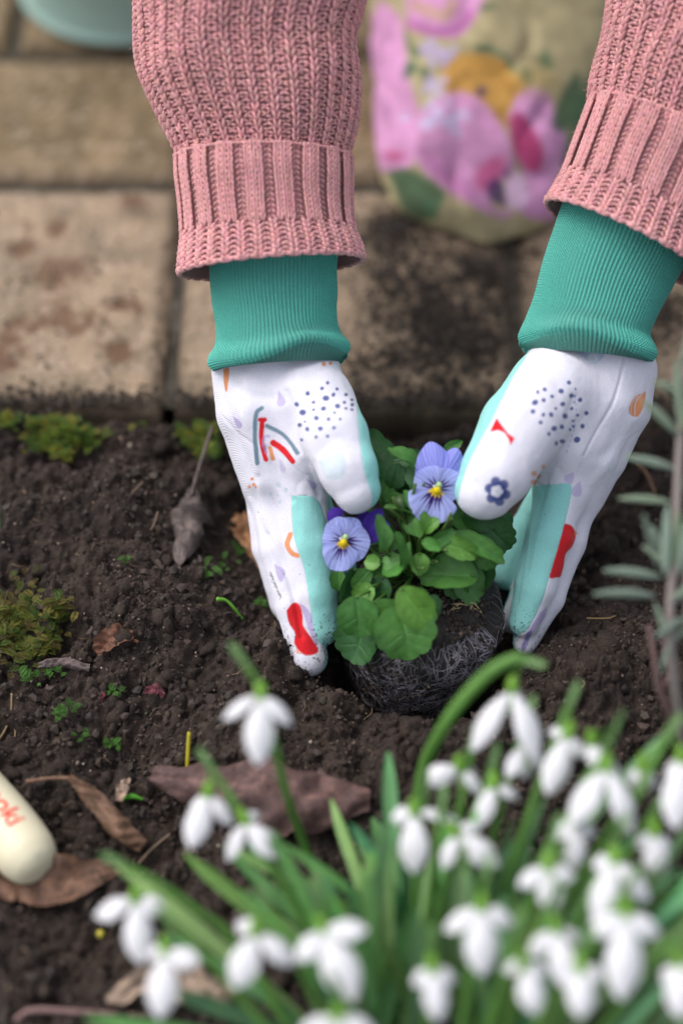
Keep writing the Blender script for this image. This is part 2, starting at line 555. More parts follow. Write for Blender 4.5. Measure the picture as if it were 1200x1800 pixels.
def paver(x0, x1, y0, y1, step, seed):
    nx, ny = max(4, int((x1 - x0) / step)), max(4, int((y1 - y0) / step))
    X, Y = np.meshgrid(np.linspace(x0, x1, nx), np.linspace(y0, y1, ny))
    X, Y = X.ravel(), Y.ravel()
    e = np.minimum(np.minimum(X - x0, x1 - X), np.minimum(Y - y0, y1 - Y))
    wob = .0035 * fbm(X * 70, Y * 70, o=3, s=seed) + .002
    z = -.0075 * np.exp(-np.maximum(e - wob, 0) / .0035) + .0016 * fbm(X * 25, Y * 25, o=3, s=seed + 5) + .0008 * fbm(X * 300, Y * 300, o=2, s=8)
    tilt = (_hash(np.array([seed]), np.array([1]), np.array([2]), 5)[0] - .5) * .004
    z = z + tilt * (X - x0) / (x1 - x0)
    n = fbm(X * 38, Y * 38, o=4, s=seed + 9)
    warm = np.array(srgb(158, 139, 118)); cool = np.array(srgb(126, 112, 95)); pale = np.array(srgb(190, 170, 156))
    k = np.clip(.5 + n, 0, 1)[:, None]
    col = warm * k + cool * (1 - k)
    far = np.clip((Y - .36) / .05, 0, 1)[:, None]                 # the second row is a browner, mossier stone
    col = col * (1 - far) + far * (np.array(srgb(132, 114, 88)) * k + np.array(srgb(106, 92, 70)) * (1 - k))
    ck = np.clip((vnoise(X * 420, Y * 420, s=seed + 2) - .35) * 2, 0, 1)[:, None]
    col = col * (1 - ck * .6) + pale * ck * .6
    # pits and rusty stains
    px, py = pix(w2c(np.stack([X, Y, np.zeros_like(X)], -1)))
    st = 0
    for a, b, rx, ry in STAINS:
        st = np.maximum(st, np.exp(-((px - a) / rx) ** 2 - ((py - b) / ry) ** 2))
    st = np.clip((st * 1.3 + .75 * fbm(X * 90, Y * 90, o=3, s=31) + .55 * fbm(X * 330, Y * 330, o=2, s=32) - .50) * 1.8, 0, 1)
    z = z - .0022 * st
    col = col * (1 - .72 * st[:, None]) + np.array(srgb(92, 62, 46)) * .72 * st[:, None]
    cr = 0
    for a, b, rx, ry, s in CRUST:
        cr = np.maximum(cr, s * np.exp(-(((px - a) / rx) ** 2 + ((py - b) / ry) ** 2) * .8))
    cr = np.clip((cr * 1.05 + .75 * fbm(X * 75, Y * 75, o=4, s=77) + .55 * fbm(X * 340, Y * 340, o=2, s=78) - .50) * 3.2, 0, 1)
    col = col * (1 - .88 * cr[:, None]) + np.array(srgb(40, 33, 28)) * .88 * cr[:, None]
    z = z + .0008 * cr
    ed = np.exp(-e / .006)[:, None] * .55
    col = col * (1 - ed) + np.array(srgb(66, 56, 44)) * ed
    # darker strip where the bed begins
    fr = np.clip(1 - (Y - PAVE_Y - .002 + .012 * n) / .014, 0, 1)[:, None] * .75
    col = col * (1 - fr) + np.array(srgb(52, 44, 36)) * fr
    top = np.stack([X, Y, z], -1)
    q = grid_faces(nx, ny)
    # skirt down to the bed
    ring = np.concatenate([np.arange(nx), np.arange(1, ny) * nx + nx - 1, (ny - 1) * nx + np.arange(nx - 2, -1, -1), np.arange(ny - 2, 0, -1) * nx])
    low = top[ring].copy(); low[:, 2] = -.045
    m = len(ring); i = np.arange(m)
    sk = np.stack([ring[i], i + len(top), (i + 1) % m + len(top), ring[(i + 1) % m]], -1)
    return mesh_np('paver', np.vstack([top, low]), np.vstack([q, sk]), mats=[m_pav.m], col=np.vstack([col, col[ring] * .6]))


rows = [(PAVE_Y, .370), (.379, .534), (.543, .70)] + [(.709 + .166 * i, .709 + .166 * i + .157) for i in range(6)]
for r, (y0, y1) in enumerate(rows):
    w = .246 if r < 2 else .246
    off = -.120 if r < 2 else -.272
    for i in range(-5, 7):
        x0 = off + w * (i - 1) + .0045; x1 = off + w * i - .0045
        vis = abs((x0 + x1) / 2) < .42 and r < 3
        link('paver', paver(x0, x1, y0, y1, .0022 if vis and r == 0 else .004 if vis else .02, 100 + r * 31 + i * 7), pav)

# soil spilled over the stones
r_ = np.random.default_rng(6)
sp = []
for a, b, rx, ry, s in CRUST:
    m = int(900 * s)
    q = G(a + rx * .75 * r_.normal(size=m), b + ry * .75 * r_.normal(size=m), .001); sp.append(q)
q = G(r_.uniform(-60, 1260, 2600), 712 - 14 * np.abs(r_.normal(size=2600)), .0); sp.append(q)
q = G(r_.uniform(-60, 1260, 500), r_.uniform(330, 710, 500), .001); sp.append(q)
sp = np.vstack(sp); sp = sp[sp[:, 1] > PAVE_Y + .002]; n_ = len(sp)
cr = .0005 + .0018 * r_.random(n_) ** 3
vv = sp[:, None] + ocv[None] * (1 + .3 * r_.standard_normal((n_, 6, 1)).clip(-1, 1)) * cr[:, None, None] + np.array((0, 0, 1.)) * (cr * .5)[:, None, None]
cc_ = np.array((.040, .030, .024)) * np.exp(.5 * r_.normal(size=(n_, 1)))
link('spilled_soil', mesh_np('spilled_soil', vv.reshape(-1, 3), None, (ocf[None] + (np.arange(n_) * 6)[:, None, None]).reshape(-1, 3), smooth=False, mats=[m_crumb.m], col=np.repeat(cc_, 6, 0)), kind='stuff')

# ------------------------------------------------------------------ moss
def fronds(name, spots, n, ln, mats, seed, cols):
    r = np.random.default_rng(seed)
    g = Geo()
    for k in range(n):
        px, py, sx, sy = spots[r.integers(len(spots))]
        a, b = px + sx * r.normal() * .55, py + sy * r.normal() * .55
        p = gz(a, b)
        L = ln * r.uniform(.5, 1.2)
        yaw = r.uniform(0, 2 * np.pi); up = r.uniform(.1, .9)
        d = np.array([math.cos(yaw), math.sin(yaw), up]); d /= np.linalg.norm(d)
        m = 12
        t = np.linspace(0, 1, m)
        pts = p + np.array([0, 0, .0065]) + d * L * t[:, None] + np.array([0, 0, -.5 * L]) * (t ** 2)[:, None] * up
        s = np.cross(d, [0, 0, 1]); s /= np.linalg.norm(s) + 1e-9
        c = np.array(cols[r.integers(len(cols))]) * r.uniform(.7, 1.25)
        g.tube(pts[[0, 6, 11]], .00022, 4, 5, c=c * .7)
        V, T = [], []
        for i in range(m):
            w = L * .30 * math.sin(math.pi * min(.97, .25 + .75 * t[i]) ** .8) + .0004
            for sd_ in (-1, 1):
                o = pts[i]; tip = o + (s * sd_ * .85 + d * .75) * w + np.array([0, 0, r.uniform(0, .4) * w])
                mid = (o + tip) / 2
                wd = d * w * .13
                n0 = len(V)
                V += [o, mid + wd, tip, mid - wd]
                T += [[n0, n0 + 1, n0 + 2, n0 + 3]]
        g.add(V, np.array(T), c=c * (1 + .25 * r.random()))
    return link(name, g.mesh(name, mats), kind='stuff')


m_moss = Mat('moss', rough=.6, spec=.25, attr=True)
m_moss.translucent(m_moss.color, .3)
YG = [(.12, .13, .02), (.08, .11, .016), (.16, .135, .03), (.05, .085, .014), (.10, .075, .025)]
BG = [(.05, .14, .02), (.07, .18, .03), (.04, .10, .015)]
mo = fronds('moss_clump', [(30, 1085, 30, 22), (60, 1110, 45, 25), (105, 1085, 18, 18), (20, 1130, 25, 25), (75, 1150, 22, 14), (40, 1060, 70, 50), (60, 1150, 60, 40)], 380, .0088, m_moss.m, 1, YG)
mo['label'] = 'yellow green feathery moss on the left edge of the bed'
mo = fronds('moss_patch', [(50, 1200, 22, 14), (95, 1195, 25, 10), (110, 1262, 10, 8), (130, 1255, 10, 6), (150, 1305, 14, 5), (200, 1320, 12, 6), (205, 1225, 14, 4), (315, 1380, 6, 3)], 90, .006, m_moss.m, 2, BG)
mo = fronds('moss_strip', [(60, 745, 60, 22), (110, 765, 45, 20), (20, 740, 30, 16), (150, 780, 20, 12), (190, 735, 20, 10), (270, 745, 28, 12), (350, 775, 30, 16), (360, 800, 20, 14), (100, 800, 40, 20), (230, 725, 120, 6), (60, 718, 60, 5), (330, 728, 50, 8)], 900, .010, m_moss.m, 3, [(.12, .17, .02), (.08, .13, .02), (.17, .16, .02), (.05, .10, .015)])
mo['label'] = 'soft yellow green moss along the edge of the paving'
mo = fronds('moss_sprigs', [(395, 1010, 14, 20), (225, 985, 3, 16), (460, 1070, 8, 5), (370, 1010, 10, 14), (420, 975, 8, 8)], 40, .0065, m_moss.m, 4, BG)
# ------------------------------------------------------------------ tubes described in camera space
class Tube:
    """rings: (photo x, photo y, t, half width px, half depth px, angle deg of the cross axis, dipping to the right = positive)"""
    def __init__(s, rings, disp=None):
        a = np.array(rings, float)
        c = CP(a[:, 0], a[:, 1], a[:, 2])
        k = (D0 - a[:, 2]) / FPX
        ang = np.radians(a[:, 5])
        d = np.concatenate([c, (a[:, 3] * k)[:, None], (a[:, 4] * k)[:, None], ang[:, None]], 1)
        s.d = smooth_path(d, 400)
        L = np.concatenate([[0], np.linalg.norm(np.diff(s.d[:, :3], axis=0), axis=1).cumsum()])
        s.len = L[-1]; s.u = L / L[-1]
        s.disp = disp

    def at(s, phi, t, off=0.0):
        q = [np.interp(t, s.u, s.d[:, i]) for i in range(6)]
        C = np.stack(q[:3], -1)
        Rv = np.stack([np.cos(q[5]), -np.sin(q[5]), np.zeros_like(q[5])], -1)
        a, b = q[3] + off, q[4] + off
        if s.disp is not None:
            dd = s.disp(phi, t); a = a + dd; b = b + dd
        return C + Rv * (a * np.cos(phi))[..., None] + np.array([0, 0, 1.]) * (b * np.sin(phi))[..., None]

    def normal(s, phi, t):
        e = 1e-3
        du = s.at(phi + e, t) - s.at(phi - e, t)
        dt = s.at(phi, t + e) - s.at(phi, t - e)
        n = np.cross(dt, du)
        n /= np.linalg.norm(n, axis=-1, keepdims=True) + 1e-12
        out = s.at(phi, t, .001) - s.at(phi, t)
        sg = np.sign((n * out).sum(-1, keepdims=True)); sg[sg == 0] = 1
        return n * sg

    def base(s, g, nu, nv, off=0.0, t0=0.0, t1=1.0, c=(1, 1, 1)):
        P, T = np.meshgrid(np.arange(nu) / nu * 2 * np.pi, np.linspace(t0, t1, nv))
        v = s.at(P.ravel(), T.ravel(), off)
        g.add(c2w(v), grid_faces(nu, nv, True), c=c)


SIDES = 6
_tz = np.array([-1, -.72, 0, .72, 1.0])
_tr = np.array([.25, .80, 1.0, .80, .25])


def lumps(tube, g, phi, t, dphi, dt, wid, hei, lift, bow=0.0, c=(1, 1, 1), off=0.0, drop=.55):
    """yarn legs: elongated rounded lumps lying on the tube, from (phi-dphi,t-dt) to (phi+dphi,t+dt)"""
    phi, t, dphi, dt, wid, hei, lift = np.broadcast_arrays(*[np.asarray(v, float) for v in (phi, t, dphi, dt, wid, hei, lift)])
    A = tube.at(phi - dphi, t - dt, off); B = tube.at(phi + dphi, t + dt, off)
    ax = (B - A) / 2; mid = tube.at(phi, t, off)
    n = tube.normal(phi, t)
    axn = ax / (np.linalg.norm(ax, axis=-1, keepdims=True) + 1e-12)
    sd_ = np.cross(n, axn)
    a = np.arange(SIDES) / SIDES * 2 * np.pi
    P = mid[:, None] + ax[:, None] * _tz[None, :, None]                     # n, ring, 3
    P = P + n[:, None] * (lift[:, None] - (drop * hei)[:, None] * (_tz ** 2)[None])[..., None]
    if np.any(bow): P = P + sd_[:, None] * (np.broadcast_to(bow, phi.shape)[:, None] * (1 - _tz ** 2)[None])[..., None]
    V = P[:, :, None] + sd_[:, None, None] * (wid[:, None, None] * _tr[None, :, None] * np.cos(a)[None, None])[..., None] \
        + n[:, None, None] * (hei[:, None, None] * _tr[None, :, None] * np.sin(a)[None, None])[..., None]
    m = len(phi); nr = len(_tz)
    q = grid_faces(SIDES, nr, True)
    Q = (q[None] + (np.arange(m) * nr * SIDES)[:, None, None]).reshape(-1, 4)
    c = np.asarray(c, float)
    if c.ndim == 2: c = np.repeat(c, nr * SIDES, axis=0)
    g.add(c2w(V.reshape(-1, 3)), Q, c=c)


m_wool = Mat('dusty_pink_wool', rough=.95, spec=.12, attr=True)
f = m_wool.ramp(m_wool.noise(900, 3, .7), [(.3, (.80, .78, .78)), (.7, (1.2, 1.2, 1.2))])
m_wool.setc(m_wool.mix(1.0, m_wool.color, f, 'MULTIPLY'))
m_wool.bump(m_wool.noise(1500, 3, .7), .0006, .8)
m_wool.b.inputs['Sheen Weight'].default_value = .35
m_wool.b.inputs['Sheen Roughness'].default_value = .5
m_wool.b.inputs['Sheen Tint'].default_value = (1, .8, .8, 1)
PINK = np.array((.70, .345, .345))


def rcol(n, r, amt=.10):
    return PINK * (1 + amt * r.standard_normal((n, 1))).clip(.7, 1.3) * (1 + .03 * r.standard_normal((n, 3)))


def fuzz(tube, g, n, r, t0=0., t1=1.):
    ph = r.uniform(0, 2 * np.pi, n); t = r.uniform(t0, t1, n)
    P = tube.at(ph, t, .0012); N = tube.normal(ph, t)
    for i in range(n):
        d = r.normal(size=3); a = P[i]; L = r.uniform(.0010, .0034)
        b = a + N[i] * L * .55 + d * L * .25; c = b + N[i] * L * .15 + r.normal(size=3) * L * .35
        w = np.cross(N[i], d); w = w / np.linalg.norm(w) * .00006
        g.add(c2w(np.array([a - w, a + w, b + w, b - w, c])), [[0, 1, 2, 3]], [[3, 2, 4]], c=PINK * 1.1)


def jersey(tube, name, wales, rows, parent, seed, t0=0., t1=1., visible=(-.35, np.pi + .35)):
    """half-cardigan rib: raised columns of V stitches with sunken purl columns between"""
    r = np.random.default_rng(seed)
    g = Geo()
    tube.base(g, 120, 60, -.0016, 0, 1, c=PINK * .55)  # same wool darkened: shade between the stitches painted into the colour
    t0 = float(np.interp(-150, pix(tube.d[:, :3])[1], tube.u)); rows = round(rows * (1 - t0))
    pw = 2 * np.pi / wales; pt = (t1 - t0) / rows
    I, J = np.meshgrid(np.arange(wales), np.arange(rows)); I, J = I.ravel(), J.ravel()
    L = tube.len * pt
    per = np.array([np.interp(t0 + (j + .5) * pt, tube.u, tube.d[:, 3]) for j in range(rows)])[J]
    w = per * 2 * np.pi / wales                                             # about one wale in metres
    n = len(I)
    jp = lambda a: a * r.standard_normal(n)
    ph = I * pw; tt = t0 + (J + .5) * pt
    for sg in (-1, 1):                                                      # knit V
        lumps(tube, g, ph + sg * pw * .105 + jp(pw * .014), tt + jp(pt * .07), -sg * pw * .075, np.full(n, pt * .66), w * .092 + jp(w * .008), .0015, .0011, c=rcol(n, r))
    for sg in (-1, 1):                                                      # purl bumps, an inverted pair per row
        lumps(tube, g, ph + pw * .5 + sg * pw * .135 + jp(pw * .015), tt + pt * .20 + jp(pt * .07), sg * pw * .15, np.full(n, pt * .16) + jp(pt * .06), w * .088 + jp(w * .008), .0014, .0001, c=rcol(n, r) * .97)
        lumps(tube, g, ph + pw * .5 + sg * pw * .14 + jp(pw * .015), tt + pt * .70 + jp(pt * .07), -sg * pw * .15, np.full(n, pt * .17) + jp(pt * .06), w * .084, .0013, -.0002, c=rcol(n, r) * .95)
    fuzz(tube, g, 3500, r, t0, t1)
    return link(name, g.mesh(name, m_wool.m), parent)


def ribcuff(tube, name, ribs, rows, parent, seed, tsplit, low_wales, low_rows):
    r = np.random.default_rng(seed)
    g = Geo()
    tube.base(g, 160, 40, -.0016, 0, 1, c=PINK * .6)  # backing wool painted darker to shade the gaps between ribs
    # rolled top and bottom edge
    pw = 2 * np.pi / ribs; pt = tsplit / rows
    I, J = np.meshgrid(np.arange(ribs), np.arange(rows)); I, J = I.ravel(), J.ravel(); n = len(I)
    rr = np.interp((J + .5) * pt, tube.u, tube.d[:, 3]); w = rr * 2 * np.pi / ribs
    jp = lambda a: a * r.standard_normal(n)
    wob = .018 * pw * np.sin(J * pt * 9 + I * 1.7)
    ph = I * pw + wob; tt = (J + .5) * pt
    for k in (-1, 0, 1):                                                    # three raised wales
        for sg in (-1, 1):
            lumps(tube, g, ph + (k * .212 + sg * .052) * pw + jp(pw * .004), tt + jp(pt * .05), -sg * pw * .035, np.full(n, pt * .80), w * .044, .0010, .0019 - .0004 * k * k, c=rcol(n, r, .06) * 1.03, drop=.12)
    for sg in (-1, 1):                                                      # sunken herringbone, recess shade put into its colour
        lumps(tube, g, ph + (.5 + sg * .095) * pw, tt + jp(pt * .05), sg * pw * .075, np.full(n, pt * .40), w * .056, .0011, -.0012, c=rcol(n, r, .06) * .9)
    # chunky welt at the edge
    pw = 2 * np.pi / low_wales; pt = (1 - tsplit) / low_rows
    I, J = np.meshgrid(np.arange(low_wales), np.arange(low_rows)); I, J = I.ravel(), J.ravel(); n = len(I)
    rr = np.interp(tsplit + (J + .5) * pt, tube.u, tube.d[:, 3]); w = rr * 2 * np.pi / low_wales
    ph = I * pw; tt = tsplit + (J + .5) * pt
    jp = lambda a: a * r.standard_normal(n)
    for sg in (-1, 1):
        lumps(tube, g, ph + sg * pw * .13 + jp(pw * .015), tt + jp(pt * .05), -sg * pw * .10, np.full(n, pt * .72), w * .13, .0016, .0012, c=rcol(n, r))
        lumps(tube, g, ph + pw * .5 + sg * pw * .12 + jp(pw * .015), tt + pt * .3 + jp(pt * .06), sg * pw * .15, np.full(n, pt * .34), w * .12, .0015, .0004, c=rcol(n, r) * .97)
    # edge roll
    k = low_wales * 2; ph = (np.arange(k) + .5) / k * 2 * np.pi
    lumps(tube, g, ph, np.full(k, .995), np.full(k, np.pi / k * 1.25), (1 - tsplit) / low_rows * .35 * np.where(np.arange(k) % 2, 1, -1), .0019, .0019, .0002, c=rcol(k, r))
    k = ribs * 7; ph = (np.arange(k) + .5) / k * 2 * np.pi
    lumps(tube, g, ph, np.full(k, .004), np.full(k, np.pi / k * 1.3), np.full(k, .0), .0012, .0016, .0008 + .0009 * np.cos(ph * ribs), c=rcol(k, r, .05))
    fuzz(tube, g, 1800, r)
    # inner side of the cuff, seen from below
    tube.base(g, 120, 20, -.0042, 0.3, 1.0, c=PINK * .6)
    return link(name, g.mesh(name, m_wool.m), parent)


person = empty('person', (.05, .42, 0), 'kneeling person in pink knitted sweater, floral trousers and printed garden gloves planting a viola', 'person')


def folds(seed, amp, ku=1.3, kt=2.2):
    def f(phi, t):
        x, y = np.cos(phi) * ku, np.sin(phi) * ku
        n = fbm(x + 4, t * kt * 2.2 + .5 * x, y + 7, o=2, s=seed)
        edge = np.clip((1 - t) * 6, 0, 1)
        return amp * n * edge
    return f


# left and right of the picture
sleeveL = Tube([(560, -700, .05, 260, 235, -14), (500, -420, .03, 235, 215, -10), (462, -180, .015, 215, 195, -7), (450, 0, .008, 203, 180, -4), (440, 80, .004, 190, 172, -3),
                (446, 150, .002, 186, 165, 0), (456, 215, 0, 170, 150, 1), (463, 268, 0, 150, 132, 0), (464, 300, 0, 142, 126, -1)], folds(5, .0095))
sleeveR = Tube([(1560, -680, .04, 260, 235, 24), (1450, -380, .03, 240, 215, 24), (1345, -140, .015, 222, 195, 24), (1284, 0, .008, 206, 180, 24), (1236, 110, .004, 192, 170, 24),
                (1204, 180, .002, 178, 155, 25), (1180, 240, 0, 160, 140, 26), (1170, 262, 0, 150, 130, 26)], folds(11, .0095))
cuffL = Tube([(463, 276, .0005, 151, 140, 0), (464, 310, .0015, 151, 140, 0), (467, 360, .001, 148, 136, -1), (471, 405, .001, 149, 136, -2), (475, 440, .001, 157, 142, -4), (477, 468, .001, 162, 146, -5)])
cuffR = Tube([(1183, 237, .0005, 158, 144, 25.5), (1171, 268, .0015, 158, 144, 25.5), (1149, 318, .001, 155, 140, 26), (1131, 364, .001, 154, 140, 26), (1116, 400, .001, 158, 143, 27), (1105, 428, .001, 164, 148, 27.5)])
def smooth_obj(o, lab):
    o['label'] = lab
    return o
sweater = link('sweater', None, person)
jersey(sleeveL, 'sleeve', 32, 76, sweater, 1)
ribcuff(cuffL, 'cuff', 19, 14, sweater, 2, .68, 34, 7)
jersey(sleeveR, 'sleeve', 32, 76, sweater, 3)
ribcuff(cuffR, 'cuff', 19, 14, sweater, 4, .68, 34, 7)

# ------------------------------------------------------------------ gloves: a field of rounded limbs, meshed with surface nets
def surface_nets(F, org, h):
    s = F < 0
    nx, ny, nz = F.shape
    acc = np.zeros((nx - 1, ny - 1, nz - 1, 3), np.float32); cnt = np.zeros((nx - 1, ny - 1, nz - 1), np.float32)
    corners = [(i, j, k) for i in (0, 1) for j in (0, 1) for k in (0, 1)]
    sl = lambda i, n: slice(i, n - 1 + i)
    for a in corners:
        for ax in range(3):
            if a[ax]: continue
            b = list(a); b[ax] = 1
            fa = F[sl(a[0], nx), sl(a[1], ny), sl(a[2], nz)]; fb = F[sl(b[0], nx), sl(b[1], ny), sl(b[2], nz)]
            cr = (fa < 0) != (fb < 0)
            t = np.where(cr, fa / (fa - fb + 1e-20), 0)
            for q in range(3):
                acc[..., q] += np.where(cr, a[q] + (t if q == ax else 0), 0)
            cnt += cr
    act = cnt > 0
    idx = -np.ones(act.shape, np.int64); idx[act] = np.arange(act.sum())
    ci = np.argwhere(act)
    V = (ci + acc[act] / cnt[act][:, None]) * h + org
    Q = []
    for ax in range(3):
        a = [slice(0, -1)] * 3; b = [slice(0, -1)] * 3
        a = [slice(1, -1)] * 3; b = [slice(1, -1)] * 3
        a[ax] = slice(0, -1); b[ax] = slice(1, None)
        ed = np.argwhere(s[tuple(a)] != s[tuple(b)])
        o = np.ones(3, int); o[ax] = 0
        ed = ed + o
        sgn = s[ed[:, 0], ed[:, 1], ed[:, 2]]
        u, v = (ax + 1) % 3, (ax + 2) % 3
        du = np.zeros(3, int); du[u] = 1; dv = np.zeros(3, int); dv[v] = 1
        g = lambda p: idx[p[:, 0], p[:, 1], p[:, 2]]
        q = np.stack([g(ed), g(ed - du), g(ed - du - dv), g(ed - dv)], -1)
        q[sgn] = q[sgn][:, ::-1]
        Q.append(q)
    Q = np.vstack(Q)
    return V, Q[:, ::-1]


def limb(P, chain):
    pts = CP([c[0] for c in chain], [c[1] for c in chain], [c[2] for c in chain]).astype(P.dtype)
    rad = np.array([c[3] * (D0 - c[2]) / FPX for c in chain]).astype(P.dtype)
    out = None
    for i in range(len(pts) - 1):
        a, b = pts[i], pts[i + 1]; ab = b - a
        t = np.clip(((P - a) @ ab) / (ab @ ab), 0, 1)
        q = P - a - t[..., None] * ab
        d = np.sqrt(np.einsum('...i,...i->...', q, q)) - (rad[i] + t * (rad[i + 1] - rad[i]))
        out = d if out is None else smin(out, d, .003)
    return out


def smin(a, b, k):
    h = np.clip(.5 + .5 * (b - a) / k, 0, 1)
    return b * (1 - h) + a * h - k * h * (1 - h)


def hand_field(P, palm, digits, kp=.012, kd=.007):
    pf = None
    for c in palm:
        d = limb(P, c)
        pf = d if pf is None else smin(pf, d, kp)
    ds = [limb(P, c) for c in digits]
    out = None
    for d in ds:
        m = smin(pf, d, kd)
        out = m if out is None else smin(out, m, .0012)
    return out, pf, ds


# -- painting
def culled(fn, px, py, pts, pad):
    pts = np.asarray(pts, float)
    m = (px > pts[:, 0].min() - pad) & (px < pts[:, 0].max() + pad) & (py > pts[:, 1].min() - pad) & (py < pts[:, 1].max() + pad)
    out = np.full(px.shape, 1e3)
    if m.any(): out[m] = fn(px[m], py[m])
    return out


def poly_sd(px, py, poly):
    return culled(lambda a, b: _poly_sd(a, b, poly), px, py, poly, 25)


def _poly_sd(px, py, poly):
    poly = np.asarray(poly, float)
    d = np.full(px.shape, 1e9); ins = np.zeros(px.shape, bool)
    for (x0, y0), (x1, y1) in zip(poly, np.roll(poly, -1, axis=0)):
        ex, ey = x1 - x0, y1 - y0
        t = np.clip(((px - x0) * ex + (py - y0) * ey) / (ex * ex + ey * ey + 1e-9), 0, 1)
        d = np.minimum(d, np.hypot(px - x0 - t * ex, py - y0 - t * ey))
        c = ((y0 > py) != (y1 > py)) & (px < (x1 - x0) * (py - y0) / (y1 - y0 + 1e-12) + x0)
        ins ^= c
    return np.where(ins, -d, d)


def line_sd(px, py, pts, w):
    return culled(lambda a, b: _line_sd(a, b, pts, w), px, py, pts, 55)


def _line_sd(px, py, pts, w):
    pts = smooth_path(pts, 8 * len(pts)) if len(pts) > 2 else np.asarray(pts, float)
    d = np.full(px.shape, 1e9)
    for (x0, y0), (x1, y1) in zip(pts[:-1], pts[1:]):
        ex, ey = x1 - x0, y1 - y0
        t = np.clip(((px - x0) * ex + (py - y0) * ey) / (ex * ex + ey * ey + 1e-9), 0, 1)
        d = np.minimum(d, np.hypot(px - x0 - t * ex, py - y0 - t * ey))
    return d - w


def smooth_poly(p):
    p = np.asarray(p, float)
    return smooth_path(np.vstack([p, p[:1]]), 8 * len(p))[:-1]


class Paint:
    def __init__(s, px, py, front, col, M):
        s.px, s.py, s.front, s.col, s.M = px, py, front, col, M     # M maps zoomed crop coordinates to photo pixels

    def tr(s, pts):
        pts = np.asarray(pts, float)
        return pts * s.M[0] + np.array(s.M[1:])

    def put(s, d, c, a=1.0, soft=.9):
        m = d < soft
        if not m.any(): return
        k = (np.clip(.5 - d[m] / (2 * soft), 0, 1) * s.front[m] * a)[:, None]
        s.col[m] = s.col[m] * (1 - k) + np.array(c) * k

    def poly(s, pts, c, a=1.0, smooth=True, soft=.9):
        p = s.tr(pts)
        s.put(poly_sd(s.px, s.py, smooth_poly(p) if smooth else p), c, a, soft)

    def line(s, pts, w, c, a=1.0, soft=.9): s.put(line_sd(s.px, s.py, s.tr(pts), w * s.M[0] / 2), c, a, soft)

    def dot(s, x, y, r, c, a=1.0, asp=1.0, ang=0.0, soft=.8):
        p = s.tr([(x, y)])[0]; r = r * s.M[0]
        u, v = s.px - p[0], s.py - p[1]
        U = u * math.cos(ang) + v * math.sin(ang); V_ = -u * math.sin(ang) + v * math.cos(ang)
        s.put((np.hypot(U / asp, V_) - r), c, a, soft)

    def drop(s, x, y, tx, ty, r, c, a=1.0):
        p = s.tr([(x, y), (tx, ty)]); r = r * s.M[0]
        e = p[1] - p[0]; L = np.linalg.norm(e)
        t = np.clip(((s.px - p[0][0]) * e[0] + (s.py - p[0][1]) * e[1]) / (L * L), 0, 1)
        s.put(np.hypot(s.px - p[0][0] - t * e[0], s.py - p[0][1] - t * e[1]) - r * (1 - t) ** .8, c, a)


WHITE = np.array((.80, .78, .86)); AQUA = np.array((.31, .70, .65)); NAVY = (.035, .06, .24); RED = (.72, .012, .02)
LAV = (.42, .32, .62); ORG = (.80, .26, .05); GREY = (.11, .22, .28); PALE = (.58, .68, .74)


